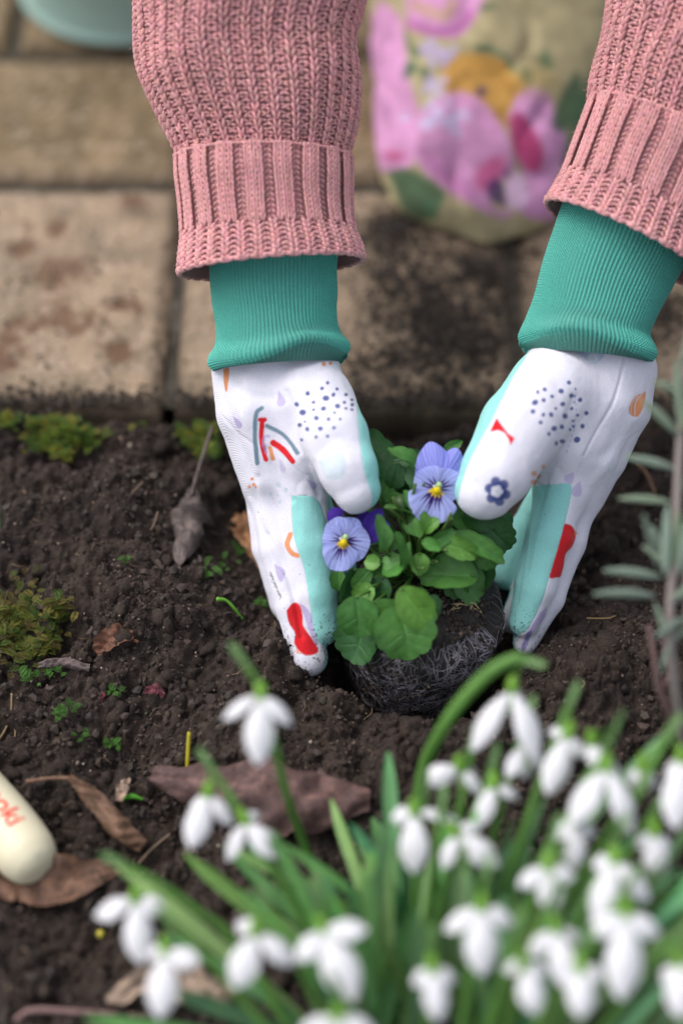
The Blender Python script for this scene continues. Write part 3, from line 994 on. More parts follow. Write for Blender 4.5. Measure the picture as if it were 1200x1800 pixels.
def paint_left(pt):
    navy = [(553, 265, 13), (655, 212, 10), (626, 240, 10), (685, 272, 13), (703, 243, 10), (646, 290, 15), (583, 311, 9), (634, 344, 14), (706, 330, 14), (741, 311, 9), (749, 272, 10),
            (748, 342, 8), (690, 365, 8), (528, 363, 16), (497, 322, 12), (599, 393, 13), (660, 397, 11), (719, 396, 8), (584, 350, 8), (552, 448, 14), (512, 428, 12), (619, 446, 13),
            (687, 440, 10), (597, 488, 10), (654, 484, 9), (521, 503, 9), (540, 410, 6), (777, 300, 10), (779, 325, 9), (779, 348, 8)]
    r = random.Random(3)
    for x, y, q in navy:
        pt.dot(x, y, q * .9, NAVY, .92, r.uniform(.75, 1.3), r.uniform(-.6, .6))
    for x, y, q in [(579, 80, 11), (610, 75, 8), (645, 75, 12), (637, 114, 11), (672, 110, 9), (262, 705, 8), (252, 745, 8), (272, 735, 8), (283, 748, 7)]:
        pt.dot(x, y, q, ORG, .9)
    pt.poly([(120, 140), (148, 140), (141, 240), (128, 252), (118, 190)], ORG, .9)
    pt.drop(418, 310, 405, 248, 22, LAV, .6); pt.drop(203, 425, 170, 382, 20, LAV, .75); pt.drop(425, 655, 408, 600, 16, LAV, .45)
    pt.drop(590, 745, 545, 705, 16, LAV, .65)
    pt.poly([(383, 1135), (430, 1165), (437, 1190), (420, 1228), (398, 1200)], LAV, .65)
    pt.poly([(512, 1335), (560, 1375), (592, 1450), (602, 1560), (570, 1500), (535, 1400)], LAV, .75)
    pt.line([(298, 622), (287, 470), (292, 370), (320, 340)], 21, GREY, .9)
    pt.line([(345, 432), (420, 470), (470, 520), (503, 570)], 21, GREY, .9)
    pt.line([(322, 408), (318, 480), (330, 560), (341, 602)], 25, RED)
    pt.line([(378, 518), (425, 553), (475, 612)], 32, RED)
    pt.line([(312, 400), (334, 400)], 24, RED)
    pt.line([(345, 570), (328, 520), (336, 485), (356, 484)], 14, LAV, .6)
    pt.line([(362, 545), (375, 600)], 21, ORG, .9)
    pt.line([(464, 985), (448, 1035), (470, 1080), (500, 1094)], 24, ORG, .9)
    for x, y, q in [(365, 780, 11), (402, 735, 14), (436, 762, 12), (410, 820, 9), (400, 788, 7)]: pt.dot(x, y, q, PALE, .8)
    pt.poly([(610, 610), (700, 560), (750, 620), (720, 700), (640, 690)], PALE, .75)
    pt.poly([(445, 1375), (478, 1335), (512, 1345), (528, 1400), (532, 1450), (570, 1510), (610, 1575), (580, 1600), (530, 1597), (485, 1545), (488, 1490), (458, 1440)], RED, soft=1.2)
    pt.poly([(494, 1565), (515, 1590), (497, 1596)], ORG, .9, False)
    pt.poly([(840, 720), (850, 715), (848, 730)], PALE, .6)
    for k in range(26):
        pt.line([(360 + k * 2.1 + r.uniform(-7, 7), 1180 + k * 5 + r.uniform(-6, 6)), (366 + k * 2.1 + r.uniform(-7, 7), 1188 + k * 5 + r.uniform(-6, 6))], 3, (.05, .035, .03), .75)


def aqua_left(px, py, M):
    a = Paint(px, py, 1, None, M)
    idx = poly_sd(px, py, smooth_poly(a.tr([(463, 790), (585, 795), (640, 880), (700, 1100), (770, 1380), (760, 1520), (690, 1590), (640, 1562), (592, 1500), (562, 1320), (531, 1150), (482, 1000)])))
    th = poly_sd(px, py, smooth_poly(a.tr([(752, 110), (800, 290), (812, 420), (830, 560), (850, 690), (885, 790), (870, 860), (830, 900), (900, 960), (1100, 900), (1100, 300), (900, 0), (790, 40)])))
    return idx, th


def paint_right(pt):
    navy = [(627, 321, 12), (588, 364, 14), (506, 354, 11), (470, 367, 11), (543, 390, 10), (457, 420, 15), (500, 409, 12), (642, 387, 14), (661, 354, 8), (686, 409, 13), (597, 429, 13), (562, 451, 8),
            (447, 465, 13), (498, 483, 12), (537, 483, 15), (612, 490, 15), (647, 453, 10), (714, 475, 12), (671, 486, 9), (484, 522, 11), (552, 552, 15), (596, 544, 14), (648, 542, 9), (693, 540, 14),
            (633, 558, 8), (525, 579, 11), (596, 618, 12), (567, 628, 13), (665, 608, 17), (648, 515, 6), (660, 390, 6), (661, 420, 6)]
    r = random.Random(5)
    for x, y, q in navy: pt.dot(x, y, q * .9, NAVY, .92, r.uniform(.75, 1.2), r.uniform(-.6, .6))
    pt.poly([(262, 498), (246, 530), (228, 568), (270, 560), (302, 572), (322, 602), (335, 636), (355, 600), (322, 578), (296, 545)], RED, smooth=False)
    for k in range(6):
        a = k * math.pi / 3 + .3
        pt.dot(268 + 42 * math.cos(a), 868 + 50 * math.sin(a), 25, NAVY, .9)
    pt.dot(268, 868, 46, NAVY, .9)
    for k in range(5):
        a = k * 2 * math.pi / 5 + .1
        pt.dot(264 + 17 * math.cos(a), 868 + 17 * math.sin(a), 15, WHITE, 1)
    pt.dot(264, 868, 12, WHITE); pt.dot(264, 868, 6, NAVY, .35)
    for x, y, q in [(497, 743, 11), (451, 778, 14), (476, 790, 8), (447, 820, 13), (470, 800, 6)]: pt.dot(x, y, q, ORG, .75)
    pt.drop(628, 805, 650, 770, 25, LAV, .5); pt.drop(666, 868, 682, 815, 28, LAV, .55); pt.dot(975, 186, 20, LAV, .55)
    pt.poly([(1015, 366), (960, 395), (930, 450), (942, 487), (978, 490), (1010, 420)], ORG, .9)
    pt.line([(1000, 375), (968, 420), (962, 485)], 5, WHITE, .8); pt.line([(975, 390), (945, 430), (945, 480)], 4, WHITE, .7)
    pt.poly([(545, 60), (830, 100), (835, 140), (800, 190), (760, 225), (725, 215), (640, 160), (590, 148)], (.48, .58, .76), .8)
    for x, y in [(588, 130), (747, 200)]:
        pt.dot(x, y, 29, (.66, .76, .84), .9); pt.dot(x, y, 19, WHITE, .9); pt.dot(x, y, 10, PALE, .9); pt.dot(x - 3, y - 3, 5, WHITE)
    pt.line([(680, 115), (692, 128), (705, 112)], 5, WHITE); pt.line([(765, 120), (770, 140), (760, 165)], 5, WHITE)
    pt.poly([(598, 1028), (640, 1040), (662, 1085), (645, 1145), (612, 1185), (592, 1285), (570, 1302), (526, 1292), (560, 1160)], RED)
    pt.poly([(655, 1066), (672, 1078), (655, 1090)], ORG, 1, False)
    pt.dot(602, 1078, 5, NAVY, .6)
    pt.poly([(520, 1440), (508, 1500), (455, 1570), (405, 1600), (470, 1500)], LAV, .7)
    pt.poly([(415, 1580), (440, 1572), (405, 1665), (385, 1660)], (.22, .16, .50), .8)
    pt.line([(815, 715), (828, 770), (860, 735)], 7, PALE, .7)
    pt.line([(920, 180), (868, 340), (780, 520), (700, 690), (660, 780)], 3.5, (.50, .50, .64), .55)
    for i in range(11):
        y = 400 + i * 26; x = 668 - (i / 11) ** 2 * 62
        pt.line([(x, y), (x - 2, y + 12)], 3.5, (.16, .16, .36), .7)


def aqua_right(px, py, M):
    a = Paint(px, py, 1, None, M)
    idx = poly_sd(px, py, smooth_poly(a.tr([(470, 838), (560, 832), (638, 838), (622, 960), (582, 1120), (532, 1290), (492, 1420), (445, 1520), (410, 1572), (372, 1592), (350, 1660), (300, 1720), (250, 1500), (250, 1000), (380, 870)])))
    th = poly_sd(px, py, smooth_poly(a.tr([(445, 60), (430, 150), (335, 310), (235, 510), (135, 700), (84, 850), (70, 930), (72, 960), (-80, 1000), (-80, 500), (150, 200), (330, 40)])))
    return idx, th


m_glove = Mat('printed_cotton', rough=.85, spec=.2, attr=True)
m_glove.b.inputs['Sheen Weight'].default_value = .15
wv = m_glove.new('ShaderNodeTexWave', Scale=420.0, Distortion=.6); wv.wave_type = 'BANDS'; wv.bands_direction = 'DIAGONAL'
mp = m_glove.new('ShaderNodeMapping'); mp.inputs['Rotation'].default_value = (.7, .2, .3)
m_glove.L.new(m_glove.tc.outputs['Object'], mp.inputs['Vector']); m_glove.L.new(mp.outputs[0], wv.inputs['Vector'])
n1 = m_glove.bump(wv.outputs['Fac'], .0003, .55)
m_glove.bump(m_glove.noise(260, 3), .0006, .35, prev=n1)
f = m_glove.ramp(m_glove.noise(1400, 2), [(.3, (.88, .88, .90)), (.7, (1.03, 1.03, 1.03))])
m_glove.setc(m_glove.mix(1.0, m_glove.color, f, 'MULTIPLY'))


def make_glove(palm, digits, painter, aqua, M, creases, aqua_side, seed, label):
    box = np.array([(c[0], c[1], c[2], c[3]) for ch in palm + digits for c in ch])
    pc = CP(box[:, 0], box[:, 1], box[:, 2]); rr = box[:, 3] / 2800
    lo = (pc - rr[:, None]).min(0) - .006; hi = (pc + rr[:, None]).max(0) + .006
    h = .0015
    dims = np.ceil((hi - lo) / h).astype(int) + 1
    gx = [lo[i] + np.arange(dims[i]) * h for i in range(3)]
    P = np.stack(np.meshgrid(*gx, indexing='ij'), -1).astype(np.float32)
    F, _, _ = hand_field(P, palm, digits)
    V, Q = surface_nets(F.astype(np.float32), lo, h)
    me = mesh_np('glove', V, Q)
    tmp = bpy.data.objects.new('tmp', me); COL.objects.link(tmp)
    md = tmp.modifiers.new('s', 'SMOOTH'); md.factor = .5; md.iterations = 4
    md = tmp.modifiers.new('d', 'SUBSURF'); md.levels = 1; md.render_levels = 1
    dg = bpy.context.evaluated_depsgraph_get()
    me2 = bpy.data.meshes.new_from_object(tmp.evaluated_get(dg))
    bpy.data.objects.remove(tmp); bpy.data.meshes.remove(me)
    n = len(me2.vertices)
    co = np.empty(n * 3, np.float32); me2.vertices.foreach_get('co', co); co = co.reshape(-1, 3).astype(float)
    no = np.empty(n * 3, np.float32); me2.vertices.foreach_get('normal', no); no = no.reshape(-1, 3).astype(float)
    if (no * (co - co.mean(0))).sum() < 0:
        no = -no; me2.flip_normals()
    px, py = pix(co)
    view = -co / np.linalg.norm(co, axis=1, keepdims=True)
    facing = (no * view).sum(1)
    front = np.clip((facing + .05) / .15, 0, 1)
    _, pf, ds = hand_field(co, palm, digits)
    ids = np.argmin(np.stack(ds), 0)                    # 0 thumb, 1 index, 2.. others
    dmin = np.stack(ds).min(0)
    # creases and folds: gaussian valleys and ridges along lines on the cloth
    disp = np.zeros(n)
    for pts, w, a in creases:
        d = np.abs(line_sd(px, py, pts, 0))
        disp += a * np.exp(-(d / w) ** 2) * np.clip(facing, 0, 1)
    disp += .0009 * fbm(co[:, 0] * 60, co[:, 1] * 26, co[:, 2] * 60, o=2, s=seed) - .0006 * (ids != 0) * np.clip(1 - np.abs(fbm(co[:, 0] * 38 + co[:, 1] * 18, co[:, 1] * 30, co[:, 2] * 38, o=2, s=seed + 21)) * 5, 0, 1) ** 2 * np.clip((1000 - py) / 150, .25, 1) + .0003 * fbm(co[:, 0] * 170, co[:, 1] * 120, co[:, 2] * 170, o=2, s=seed + 3)
    co = co + no * disp[:, None]
    # the cloth is gathered where it meets the knitted cuff
    gy = np.interp(px, [370, 460, 540, 612, 915, 985, 1050, 1152], [650, 640, 622, 640, 612, 600, 610, 635])
    disp += .0007 * vnoise(px / 15, py / 90, s=seed + 5) * np.exp(-((py - gy) / 42) ** 2)
    disp -= .0005 * np.clip(1 - np.abs(vnoise(px / 40 + py / 55, py / 46 - px / 90, s=seed + 6)) * 7, 0, 1) * np.clip((1080 - py) / 150, 0, 1) * (ids != 0)
    disp -= .0005 * np.clip(1 - np.abs(vnoise(px / 60 - py / 80, py / 34, s=seed + 8)) * 8, 0, 1) * np.clip((py - 850) / 60, 0, 1) * np.clip((1130 - py) / 60, 0, 1)
    # cloth colours
    col = np.tile(WHITE, (n, 1))
    ai, at_ = aqua(px, py, M)
    side = no @ np.array(aqua_side)
    hid = np.clip((-facing - .02) / .1, 0, 1)
    k = np.zeros(n)
    isidx = (ids == 1)
    isth = (ids == 0)
    k = np.where(isidx & (facing > -.05), np.clip(.5 - ai / 1.6, 0, 1), k)
    k = np.where((isth | (dmin > .012)) & (facing > -.05), np.maximum(k, np.clip(.5 - at_ / 1.6, 0, 1)), k)
    k = np.where((ids >= 2), np.clip((side - .55) * 8, 0, 1), k)
    k = np.where(ids == len(ds) - 1, 1.0, k)
    k = np.maximum(k, np.where(facing <= -.05, np.clip((side + .05) * 8, 0, 1), 0))
    pt = Paint(px, py, front, col, M)
    painter(pt)
    col = pt.col * (1 - k[:, None]) + AQUA * k[:, None]
    seam = np.exp(-((k - .5) / .35) ** 2) * (facing > -.05)
    co = co - no * (.0006 * seam)[:, None]
    col = col * (1 - .12 * seam[:, None])
    # soil rubbed into the finger tips
    t = np.clip((py - 1060) / 75, 0, 1) * (.45 + .55 * (k > .5))
    sp = vnoise(co[:, 0] * 900, co[:, 1] * 900, co[:, 2] * 900, s=seed)
    dirt = np.clip((sp - .62 + .45 * t * (1 - .3 * sp)) * 6, 0, 1) * np.clip(t * 2, 0, 1) * .8
    tr_ = np.clip((vnoise(co[:, 0] * 700, co[:, 1] * 700, co[:, 2] * 700, s=seed + 9) - .90) * 25, 0, 1) * np.clip((py - 700) / 300, 0, .8)
    smudge = np.clip(fbm(co[:, 0] * 90, co[:, 1] * 90, co[:, 2] * 90, o=3, s=seed + 4) + (py - 1120) / 400, 0, 1) * .45
    dk = np.maximum(np.maximum(dirt, tr_), smudge * .8)[:, None]
    col = col * (1 - dk) + np.array((.055, .045, .04)) * dk
    me2.vertices.foreach_set('co', c2w(co).astype(np.float32).ravel())
    me2.polygons.foreach_set('use_smooth', np.full(len(me2.polygons), True))
    setcol(me2, col)
    me2.materials.clear(); me2.materials.append(m_glove.m)
    me2.update()
    o = link('glove', me2, person, label=label)
    return o


palmL = [[(530, 640, -.006, 62), (548, 705, .010, 64), (545, 800, .008, 52), (535, 850, .0, 42)],
         [(466, 645, -.004, 66), (462, 720, -.002, 66), (478, 830, -.006, 50)],
         [(425, 650, -.012, 50), (435, 730, -.012, 48), (465, 850, -.022, 38)]]
digL = [[(565, 705, .010, 56), (590, 770, .034, 58), (612, 825, .042, 52), (627, 860, .043, 43)],
        [(528, 860, .0, 44), (545, 960, .001, 42), (556, 1040, .0, 37), (567, 1105, -.002, 32)],
        [(478, 860, -.012, 42), (497, 960, -.009, 41), (520, 1060, -.006, 38), (543, 1156, -.004, 35)],
        [(468, 860, -.030, 38), (478, 960, -.034, 34), (505, 1060, -.036, 30), (540, 1130, -.036, 28)],
        [(550, 880, -.030, 34), (572, 940, -.034, 30), (600, 1010, -.038, 28)]]
creaL = [([(505, 690), (520, 760), (548, 835), (562, 868)], 7, -.0022), ([(470, 790), (500, 850), (512, 880)], 6, -.0012),
         ([(385, 660), (400, 730), (428, 800), (445, 840)], 8, -.0020), ([(430, 660), (436, 740), (470, 800)], 14, .0014),
         ([(446, 850), (452, 905), (468, 950)], 6, -.0016), ([(470, 940), (510, 1030), (530, 1120)], 5, -.0014),
         ([(395, 640), (430, 690), (500, 700)], 10, -.0012), ([(520, 650), (500, 720), (530, 800)], 12, .0012),
         ([(545, 660), (590, 640), (620, 660)], 8, -.0008), ([(565, 790), (600, 770), (640, 800)], 14, -.0012), ([(412, 700), (440, 770), (452, 830)], 5, .0010)]
gloveL = make_glove(palmL, digL, paint_left, aqua_left, (350 / 1016, 350, 600), creaL, (.8, -.1, -.3), 3, 'white and aqua garden glove with a rainbow print, on the left of the viola')

palmR = [[(990, 628, -.006, 62), (975, 690, .010, 74), (985, 780, .004, 60), (985, 850, -.002, 46)],
         [(1062, 640, -.006, 72), (1052, 705, -.006, 72), (1030, 800, -.010, 58), (1008, 860, -.014, 46)],
         [(1102, 655, -.012, 50), (1084, 715, -.014, 56), (1050, 800, -.02, 46), (1020, 870, -.024, 40)]]
digR = [[(965, 685, .012, 72), (915, 755, .034, 74), (873, 830, .042, 63), (852, 862, .043, 52)],
        [(985, 860, .0, 46), (965, 940, .001, 42), (940, 1030, .0, 37), (921, 1092, -.002, 29)],
        [(1010, 860, -.016, 44), (990, 950, -.016, 40), (955, 1050, -.014, 36), (922, 1128, -.010, 23)],
        [(985, 870, -.034, 38), (962, 960, -.040, 34), (930, 1040, -.042, 30), (905, 1090, -.040, 26)],
        [(960, 870, -.040, 34), (925, 930, -.046, 30), (893, 1010, -.050, 27)]]
creaR = [([(1010, 700), (985, 780), (955, 845), (940, 880)], 8, -.0016), ([(1100, 620), (1080, 700), (1052, 750), (1025, 800)], 3, -.0009),
         ([(1130, 700), (1100, 760), (1060, 800)], 12, -.0012), ([(1110, 740), (1070, 810), (1040, 850)], 9, .0012), ([(960, 850), (940, 920), (925, 1000)], 5, -.0012),
         ([(930, 905), (917, 1000), (908, 1060)], 3, -.0010), ([(835, 850), (850, 890), (870, 905)], 7, -.0006)]
gloveR = make_glove(palmR, digR, paint_right, aqua_right, (.35, 780, 560), creaR, (-.8, -.1, -.3), 13, 'white and aqua garden glove with a red bow and navy flower print, on the right of the viola')

# ------------------------------------------------------------------ knitted wrists of the gloves
m_wrist = Mat('aqua_green_rib', rough=.9, spec=.15, attr=True)
m_wrist.b.inputs['Sheen Weight'].default_value = .2
f = m_wrist.ramp(m_wrist.noise(1300, 2), [(.3, (.84, .84, .84)), (.7, (1.14, 1.14, 1.14))])
m_wrist.setc(m_wrist.mix(1.0, m_wrist.color, f, 'MULTIPLY'))
uvn = m_wrist.N.new('ShaderNodeUVMap'); sep = m_wrist.N.new('ShaderNodeSeparateXYZ'); m_wrist.L.new(uvn.outputs[0], sep.inputs[0])
fs = m_wrist.math('ABSOLUTE', m_wrist.math('SUBTRACT', m_wrist.math('FRACT', sep.outputs[0]), .5))
ft = m_wrist.math('FRACT', m_wrist.math('ADD', sep.outputs[1], m_wrist.math('MULTIPLY', fs, 1.4)))
hh = m_wrist.math('SINE', m_wrist.math('MULTIPLY', ft, math.pi))
m_wrist.bump(hh, .0012, 1.0)


def wrist(rings, wales, rows, parent, seed, arch):
    tb = Tube(rings, lambda p, t: .0019 * fbm(np.cos(p) * 1.3 + 3, t * 3.6, np.sin(p) * 1.3, o=2, s=seed))
    nu, nv = wales * 6, 105
    P, T = np.meshgrid(np.arange(nu) / nu * 2 * np.pi, np.linspace(0, 1, nv)); P, T = P.ravel(), T.ravel()
    shift = .25 * np.sin(T * 5 + P * 2) * 2 * np.pi / wales
    rib = np.cos((P + shift) * wales)
    v = tb.at(P, T) + tb.normal(P, T) * (.00055 * rib + .00012 * np.cos(T * rows * 2 * np.pi + P * 0))[:, None]
    inner = tb.at(P[:nu], T[-nu:], -.004)
    q = np.vstack([grid_faces(nu, nv + 1, True)])
    vp = pix(v); k_ = np.clip((T - .72) / .28, 0, 1) * (v[:, 2] > tb.at(P * 0 + np.pi / 2, T)[:, 2] - .045)
    v[:, 1] += k_ * arch[2] / FPX * D0 * np.exp(-((vp[0] - arch[0]) / arch[1]) ** 2)
    allv = np.vstack([v, inner])
    base = np.array((.115, .62, .50))
    c = base * (1 + .07 * rib[:, None])
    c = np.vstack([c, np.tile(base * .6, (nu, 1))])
    uv = np.stack([np.concatenate([(P + shift) / (2 * np.pi) * wales, P[:nu]]), np.concatenate([T * rows, T[:nu]])], -1)
    me = mesh_np('knit_cuff', c2w(allv), q, mats=[m_wrist.m], col=c, uv=uv)
    return link('knit_cuff', me, parent)


gl = link('knit_cuff_holder', None, person) if False else gloveL
wrist([(478, 400, 0, 112, 92, -2), (481, 450, 0, 110, 90, -2), (482, 510, 0, 108, 90, -2), (485, 565, 0, 104, 88, -2), (487, 600, 0, 110, 92, -3), (488, 618, .001, 122, 100, -4), (489, 632, .001, 124, 103, -4), (490, 643, .001, 116, 97, -4)], 96, 62, gloveL, 5, (548, 70, 30))
wrist([(1105, 380, 0, 118, 94, 22), (1090, 430, 0, 117, 93, 20), (1064, 490, 0, 112, 92, 16), (1046, 540, 0, 107, 90, 12), (1033, 575, 0, 108, 92, 8), (1031, 600, .001, 118, 99, 6), (1031, 614, .001, 121, 101, 6), (1031, 627, .001, 114, 96, 6)], 96, 62, gloveR, 6, (1010, 95, 30))

# ------------------------------------------------------------------ floral trouser knee resting on the paving
m_floral = Mat('floral_cotton', rough=.8, spec=.25, attr=True)
f = m_floral.ramp(m_floral.noise(900, 2), [(.3, (.92, .92, .92)), (.7, (1.06, 1.06, 1.06))])
m_floral.setc(m_floral.mix(1.0, m_floral.color, f, 'MULTIPLY'))
m_floral.bump(m_floral.noise(1500, 2), .0004, .4)
kneeT = Tube([(980, -700, -.295, 290, 230, 0), (920, -300, -.325, 240, 190, 0), (866, -20, -.312, 214, 165, 0), (858, 120, -.298, 206, 158, 0), (852, 220, -.286, 196, 150, 0), (846, 270, -.273, 188, 132, 1), (842, 325, -.266, 172, 112, 1),
              (844, 372, -.252, 144, 78, 2), (850, 402, -.245, 96, 48, 3), (852, 422, -.240, 48, 24, 5), (850, 437, -.236, 5, 3, 6)],
             lambda p, t: (.007 * fbm(np.cos(p) * 1.4 + 2, t * 7, np.sin(p) * 1.4, o=2, s=61) - .004 * np.clip(1 - np.abs(fbm(np.cos(p) * 1.5 + 8, t * 6, np.sin(p) * 1.5, o=2, s=65)) * 5, 0, 1)) * np.clip((1 - t) * 8, 0, 1))
nu, nv = 220, 300
P, T = np.meshgrid(np.arange(nu) / nu * 2 * np.pi, np.concatenate([np.linspace(0, .5, 60, endpoint=False), np.linspace(.5, 1, nv - 60)]))
v = kneeT.at(P.ravel(), T.ravel())
px, py = pix(v)
wv_ = c2w(v); wv_[:, 2] = np.maximum(wv_[:, 2], .003 + .002 * vnoise(wv_[:, 0] * 80, wv_[:, 1] * 80, s=3))
BEI = np.array(srgb(176, 164, 126)); col = np.tile(BEI, (len(v), 1)) * (1 + .10 * fbm(px / 60, py / 60, o=2, s=4))[:, None]
kp = Paint(px, py, np.ones(len(px)), col, (.4667, 640, 0))
PK = srgb(204, 146, 188); PK2 = srgb(176, 104, 160); PKL = srgb(208, 174, 204); MAG = srgb(178, 62, 112); DV = srgb(76, 52, 96); GR = srgb(52, 92, 66); GR2 = srgb(90, 128, 92); OC = srgb(186, 142, 72); OCD = srgb(158, 116, 56); LIL = srgb(190, 176, 206)
kp.poly([(60, 0), (130, 60), (150, 150), (170, 300), (200, 420), (190, 600), (130, 640), (60, 640), (20, 500), (10, 300), (20, 100)], PK, soft=5)
kp.poly([(150, -60), (430, -40), (420, 60), (350, 140), (260, 130), (170, 90)], PK, soft=5)
kp.line([(170, 90), (260, 120), (350, 110), (400, 50)], 34, PK2, soft=6); kp.line([(190, 20), (300, 60), (330, 10)], 30, srgb(190, 160, 120), soft=8)
kp.poly([(290, 240), (340, 205), (470, 205), (560, 260), (610, 330), (590, 400), (540, 480), (440, 440), (330, 380), (290, 320)], OC, soft=5)
kp.line([(330, 320), (400, 280), (500, 290), (560, 350)], 26, OCD, soft=8, a=.7); kp.line([(360, 370), (440, 400), (520, 440)], 20, OCD, soft=7, a=.6); kp.dot(440, 345, 20, DV, .85, soft=5)
kp.poly([(200, 420), (300, 360), (380, 350), (460, 400), (540, 520), (560, 640), (500, 700), (480, 780), (560, 800), (500, 830), (360, 740), (240, 660), (180, 560)], PK, soft=5)
kp.poly([(210, 560), (330, 640), (420, 720), (380, 760), (270, 680)], PK2, .55, soft=12)
kp.poly([(540, 440), (580, 360), (640, 330), (700, 370), (720, 440), (760, 520), (765, 600), (720, 680), (740, 780), (700, 830), (590, 800), (600, 660), (560, 560)], PK, soft=5)
kp.poly([(545, 450), (580, 420), (640, 490), (675, 570), (660, 640), (610, 640), (560, 560)], MAG, .95, soft=5)
kp.poly([(420, 640), (480, 590), (530, 600), (520, 660), (470, 720), (420, 700)], MAG, .75, soft=8)
kp.poly([(455, 700), (490, 670), (520, 690), (540, 770), (500, 770), (465, 740)], DV, .9, soft=5); kp.poly([(520, 660), (545, 620), (550, 680)], DV, .8, soft=5); kp.poly([(560, 590), (600, 640), (590, 660)], DV, .6, soft=6)
kp.poly([(530, 690), (570, 650), (600, 680), (620, 740), (590, 790), (540, 770)], PKL, .95, soft=6)
kp.poly([(60, 580), (110, 565), (160, 590), (110, 610)], MAG, .7, soft=6); kp.poly([(70, 380), (90, 400), (85, 450), (68, 420)], DV, .4, soft=6)
r = random.Random(12)
for cx_, cy_, sx_, sy_, n_ in [(265, 190, 60, 55, 16), (290, 430, 110, 75, 30), (245, 310, 30, 40, 6)]:
    for k in range(n_):
        a, b = cx_ + r.gauss(0, .5) * sx_, cy_ + r.gauss(0, .5) * sy_
        for j in range(5):
            kp.dot(a + 9 * math.cos(j * 1.257 + k), b + 9 * math.sin(j * 1.257 + k), 7, LIL, .9, soft=2)
        kp.dot(a, b, 4, srgb(150, 110, 170), .9, soft=2)
for pts in [[(150, 110), (185, 170), (215, 200), (180, 215), (160, 170)], [(140, 290), (160, 230), (200, 240), (190, 275), (160, 295)], [(210, 250), (240, 260), (235, 295), (210, 285)],
            [(415, 168), (470, 170), (480, 195), (420, 195)], [(580, 262), (620, 255), (635, 310), (600, 310)], [(80, 640), (180, 640), (300, 720), (280, 790), (230, 830), (150, 790)],
            [(700, 470), (730, 380), (800, 270), (820, 340), (800, 440), (740, 500)], [(800, 380), (870, 240), (930, 300), (900, 500), (760, 640), (750, 560)], [(430, 20), (500, 15), (490, 32), (440, 40)], [(630, 215), (700, 220), (705, 260), (660, 240)]]:
    kp.poly(pts, GR, .85, soft=5)
kp.poly([(280, 770), (420, 800), (600, 840), (560, 900), (440, 960), (330, 900)], srgb(176, 164, 128), .9, soft=8)
kp.poly([(240, 760), (290, 750), (270, 810), (240, 820)], GR2, .7, soft=5); kp.line([(470, 185), (530, 215), (560, 270)], 13, GR2, soft=4)
kp.line([(680, 200), (690, 250)], 22, GR2, soft=4); kp.dot(650, 300, 60, srgb(176, 150, 90), .5, soft=20); kp.line([(170, 700), (240, 770), (260, 810)], 16, GR2, .5, soft=8)
pn = fbm(px / 22, py / 22, o=4, s=71)[:, None]; kp.col[:] = kp.col * (1 + .30 * pn) * (.92 + .10 * fbm(px / 90, py / 90, o=2, s=72)[:, None])
link('floral_trousers', mesh_np('floral_trousers', wv_, grid_faces(nu, nv, True), mats=[m_floral.m], col=kp.col), person)

# ------------------------------------------------------------------ viola plant with its root ball
m_leaf = Mat('viola_leaf', rough=.42, spec=.4, attr=True)
vary(m_leaf, .18, 160); m_leaf.translucent(m_leaf.color, .22); m_leaf.bump(m_leaf.noise(420, 3), .0006, .35)
m_petal = Mat('petal', rough=.6, spec=.2, attr=True); m_petal.translucent(m_petal.color, .30)
m_stem = Mat('green_stem', rough=.5, spec=.35, attr=True)
m_compost = Mat('root_ball_compost', rough=.6, spec=.4, attr=True)
f = m_compost.ramp(m_compost.noise(420, 5, .7), [(.3, (.45, .45, .45)), (.55, (1, 1, 1)), (.72, (1.9, 1.8, 1.7))]); m_compost.setc(m_compost.mix(1, m_compost.color, f, 'MULTIPLY'))
m_compost.bump(m_compost.noise(500, 5, .75), .0022, 1.0)
m_root = Mat('white_root', rough=.6, spec=.3, attr=True)

BALL3 = np.array((BALL[0], BALL[1], .022))
viola = empty('viola_plant', (BALL3[0], BALL3[1], -.055), 'young viola with lilac blue flowers and a root covered plug, held between two gloves', 'viola')
TOPR, BOTR, BH = .0525, .0405, .086
tiltm = np.array(Matrix.Rotation(R(6), 3, Vector((0.35, .9, 0)).normalized()))


def ball_pt(a, h, off=0.0):          # a angle, h 0 top .. 1 bottom
    a = np.asarray(a, float); h = np.asarray(h, float)
    rr = TOPR + (BOTR - TOPR) * h
    sh = np.clip(h / .22, 0, 1); rr = rr - .012 * (1 - np.sqrt(np.clip(1 - (1 - sh) ** 2, 0, 1)))
    bt = np.clip((1 - h) / .07, 0, 1); rr = rr - .006 * (1 - np.sqrt(np.clip(1 - (1 - bt) ** 2, 0, 1)))
    rr = rr + off + .0045 * fbm(np.cos(a) * 1.8, np.sin(a) * 1.8, h * 3.5, o=4, s=8)
    p = np.stack([rr * np.cos(a), rr * np.sin(a), -BH * h], -1)
    return p @ tiltm.T + BALL3


A_, H_ = np.meshgrid(np.arange(140) / 140 * 2 * np.pi, np.linspace(0, 1, 70))
v = ball_pt(A_.ravel(), H_.ravel())
nv0 = len(v)
caps = []
for rr in np.linspace(.95, .02, 22):
    a = np.arange(140) / 140 * 2 * np.pi
    e = ball_pt(a, np.zeros(140)); c0 = BALL3
    p = c0 + (e - c0) * rr
    p[:, 2] += .010 * np.sqrt(1 - rr ** 2) + .004 * fbm(p[:, 0] * 120, p[:, 1] * 120, o=3, s=19) + .0045 * bumps(p[:, 0], p[:, 1], .006, 55)
    caps.append(p)
top = np.vstack(caps)
allv = np.vstack([top[::-1].reshape(-1, 3), v])
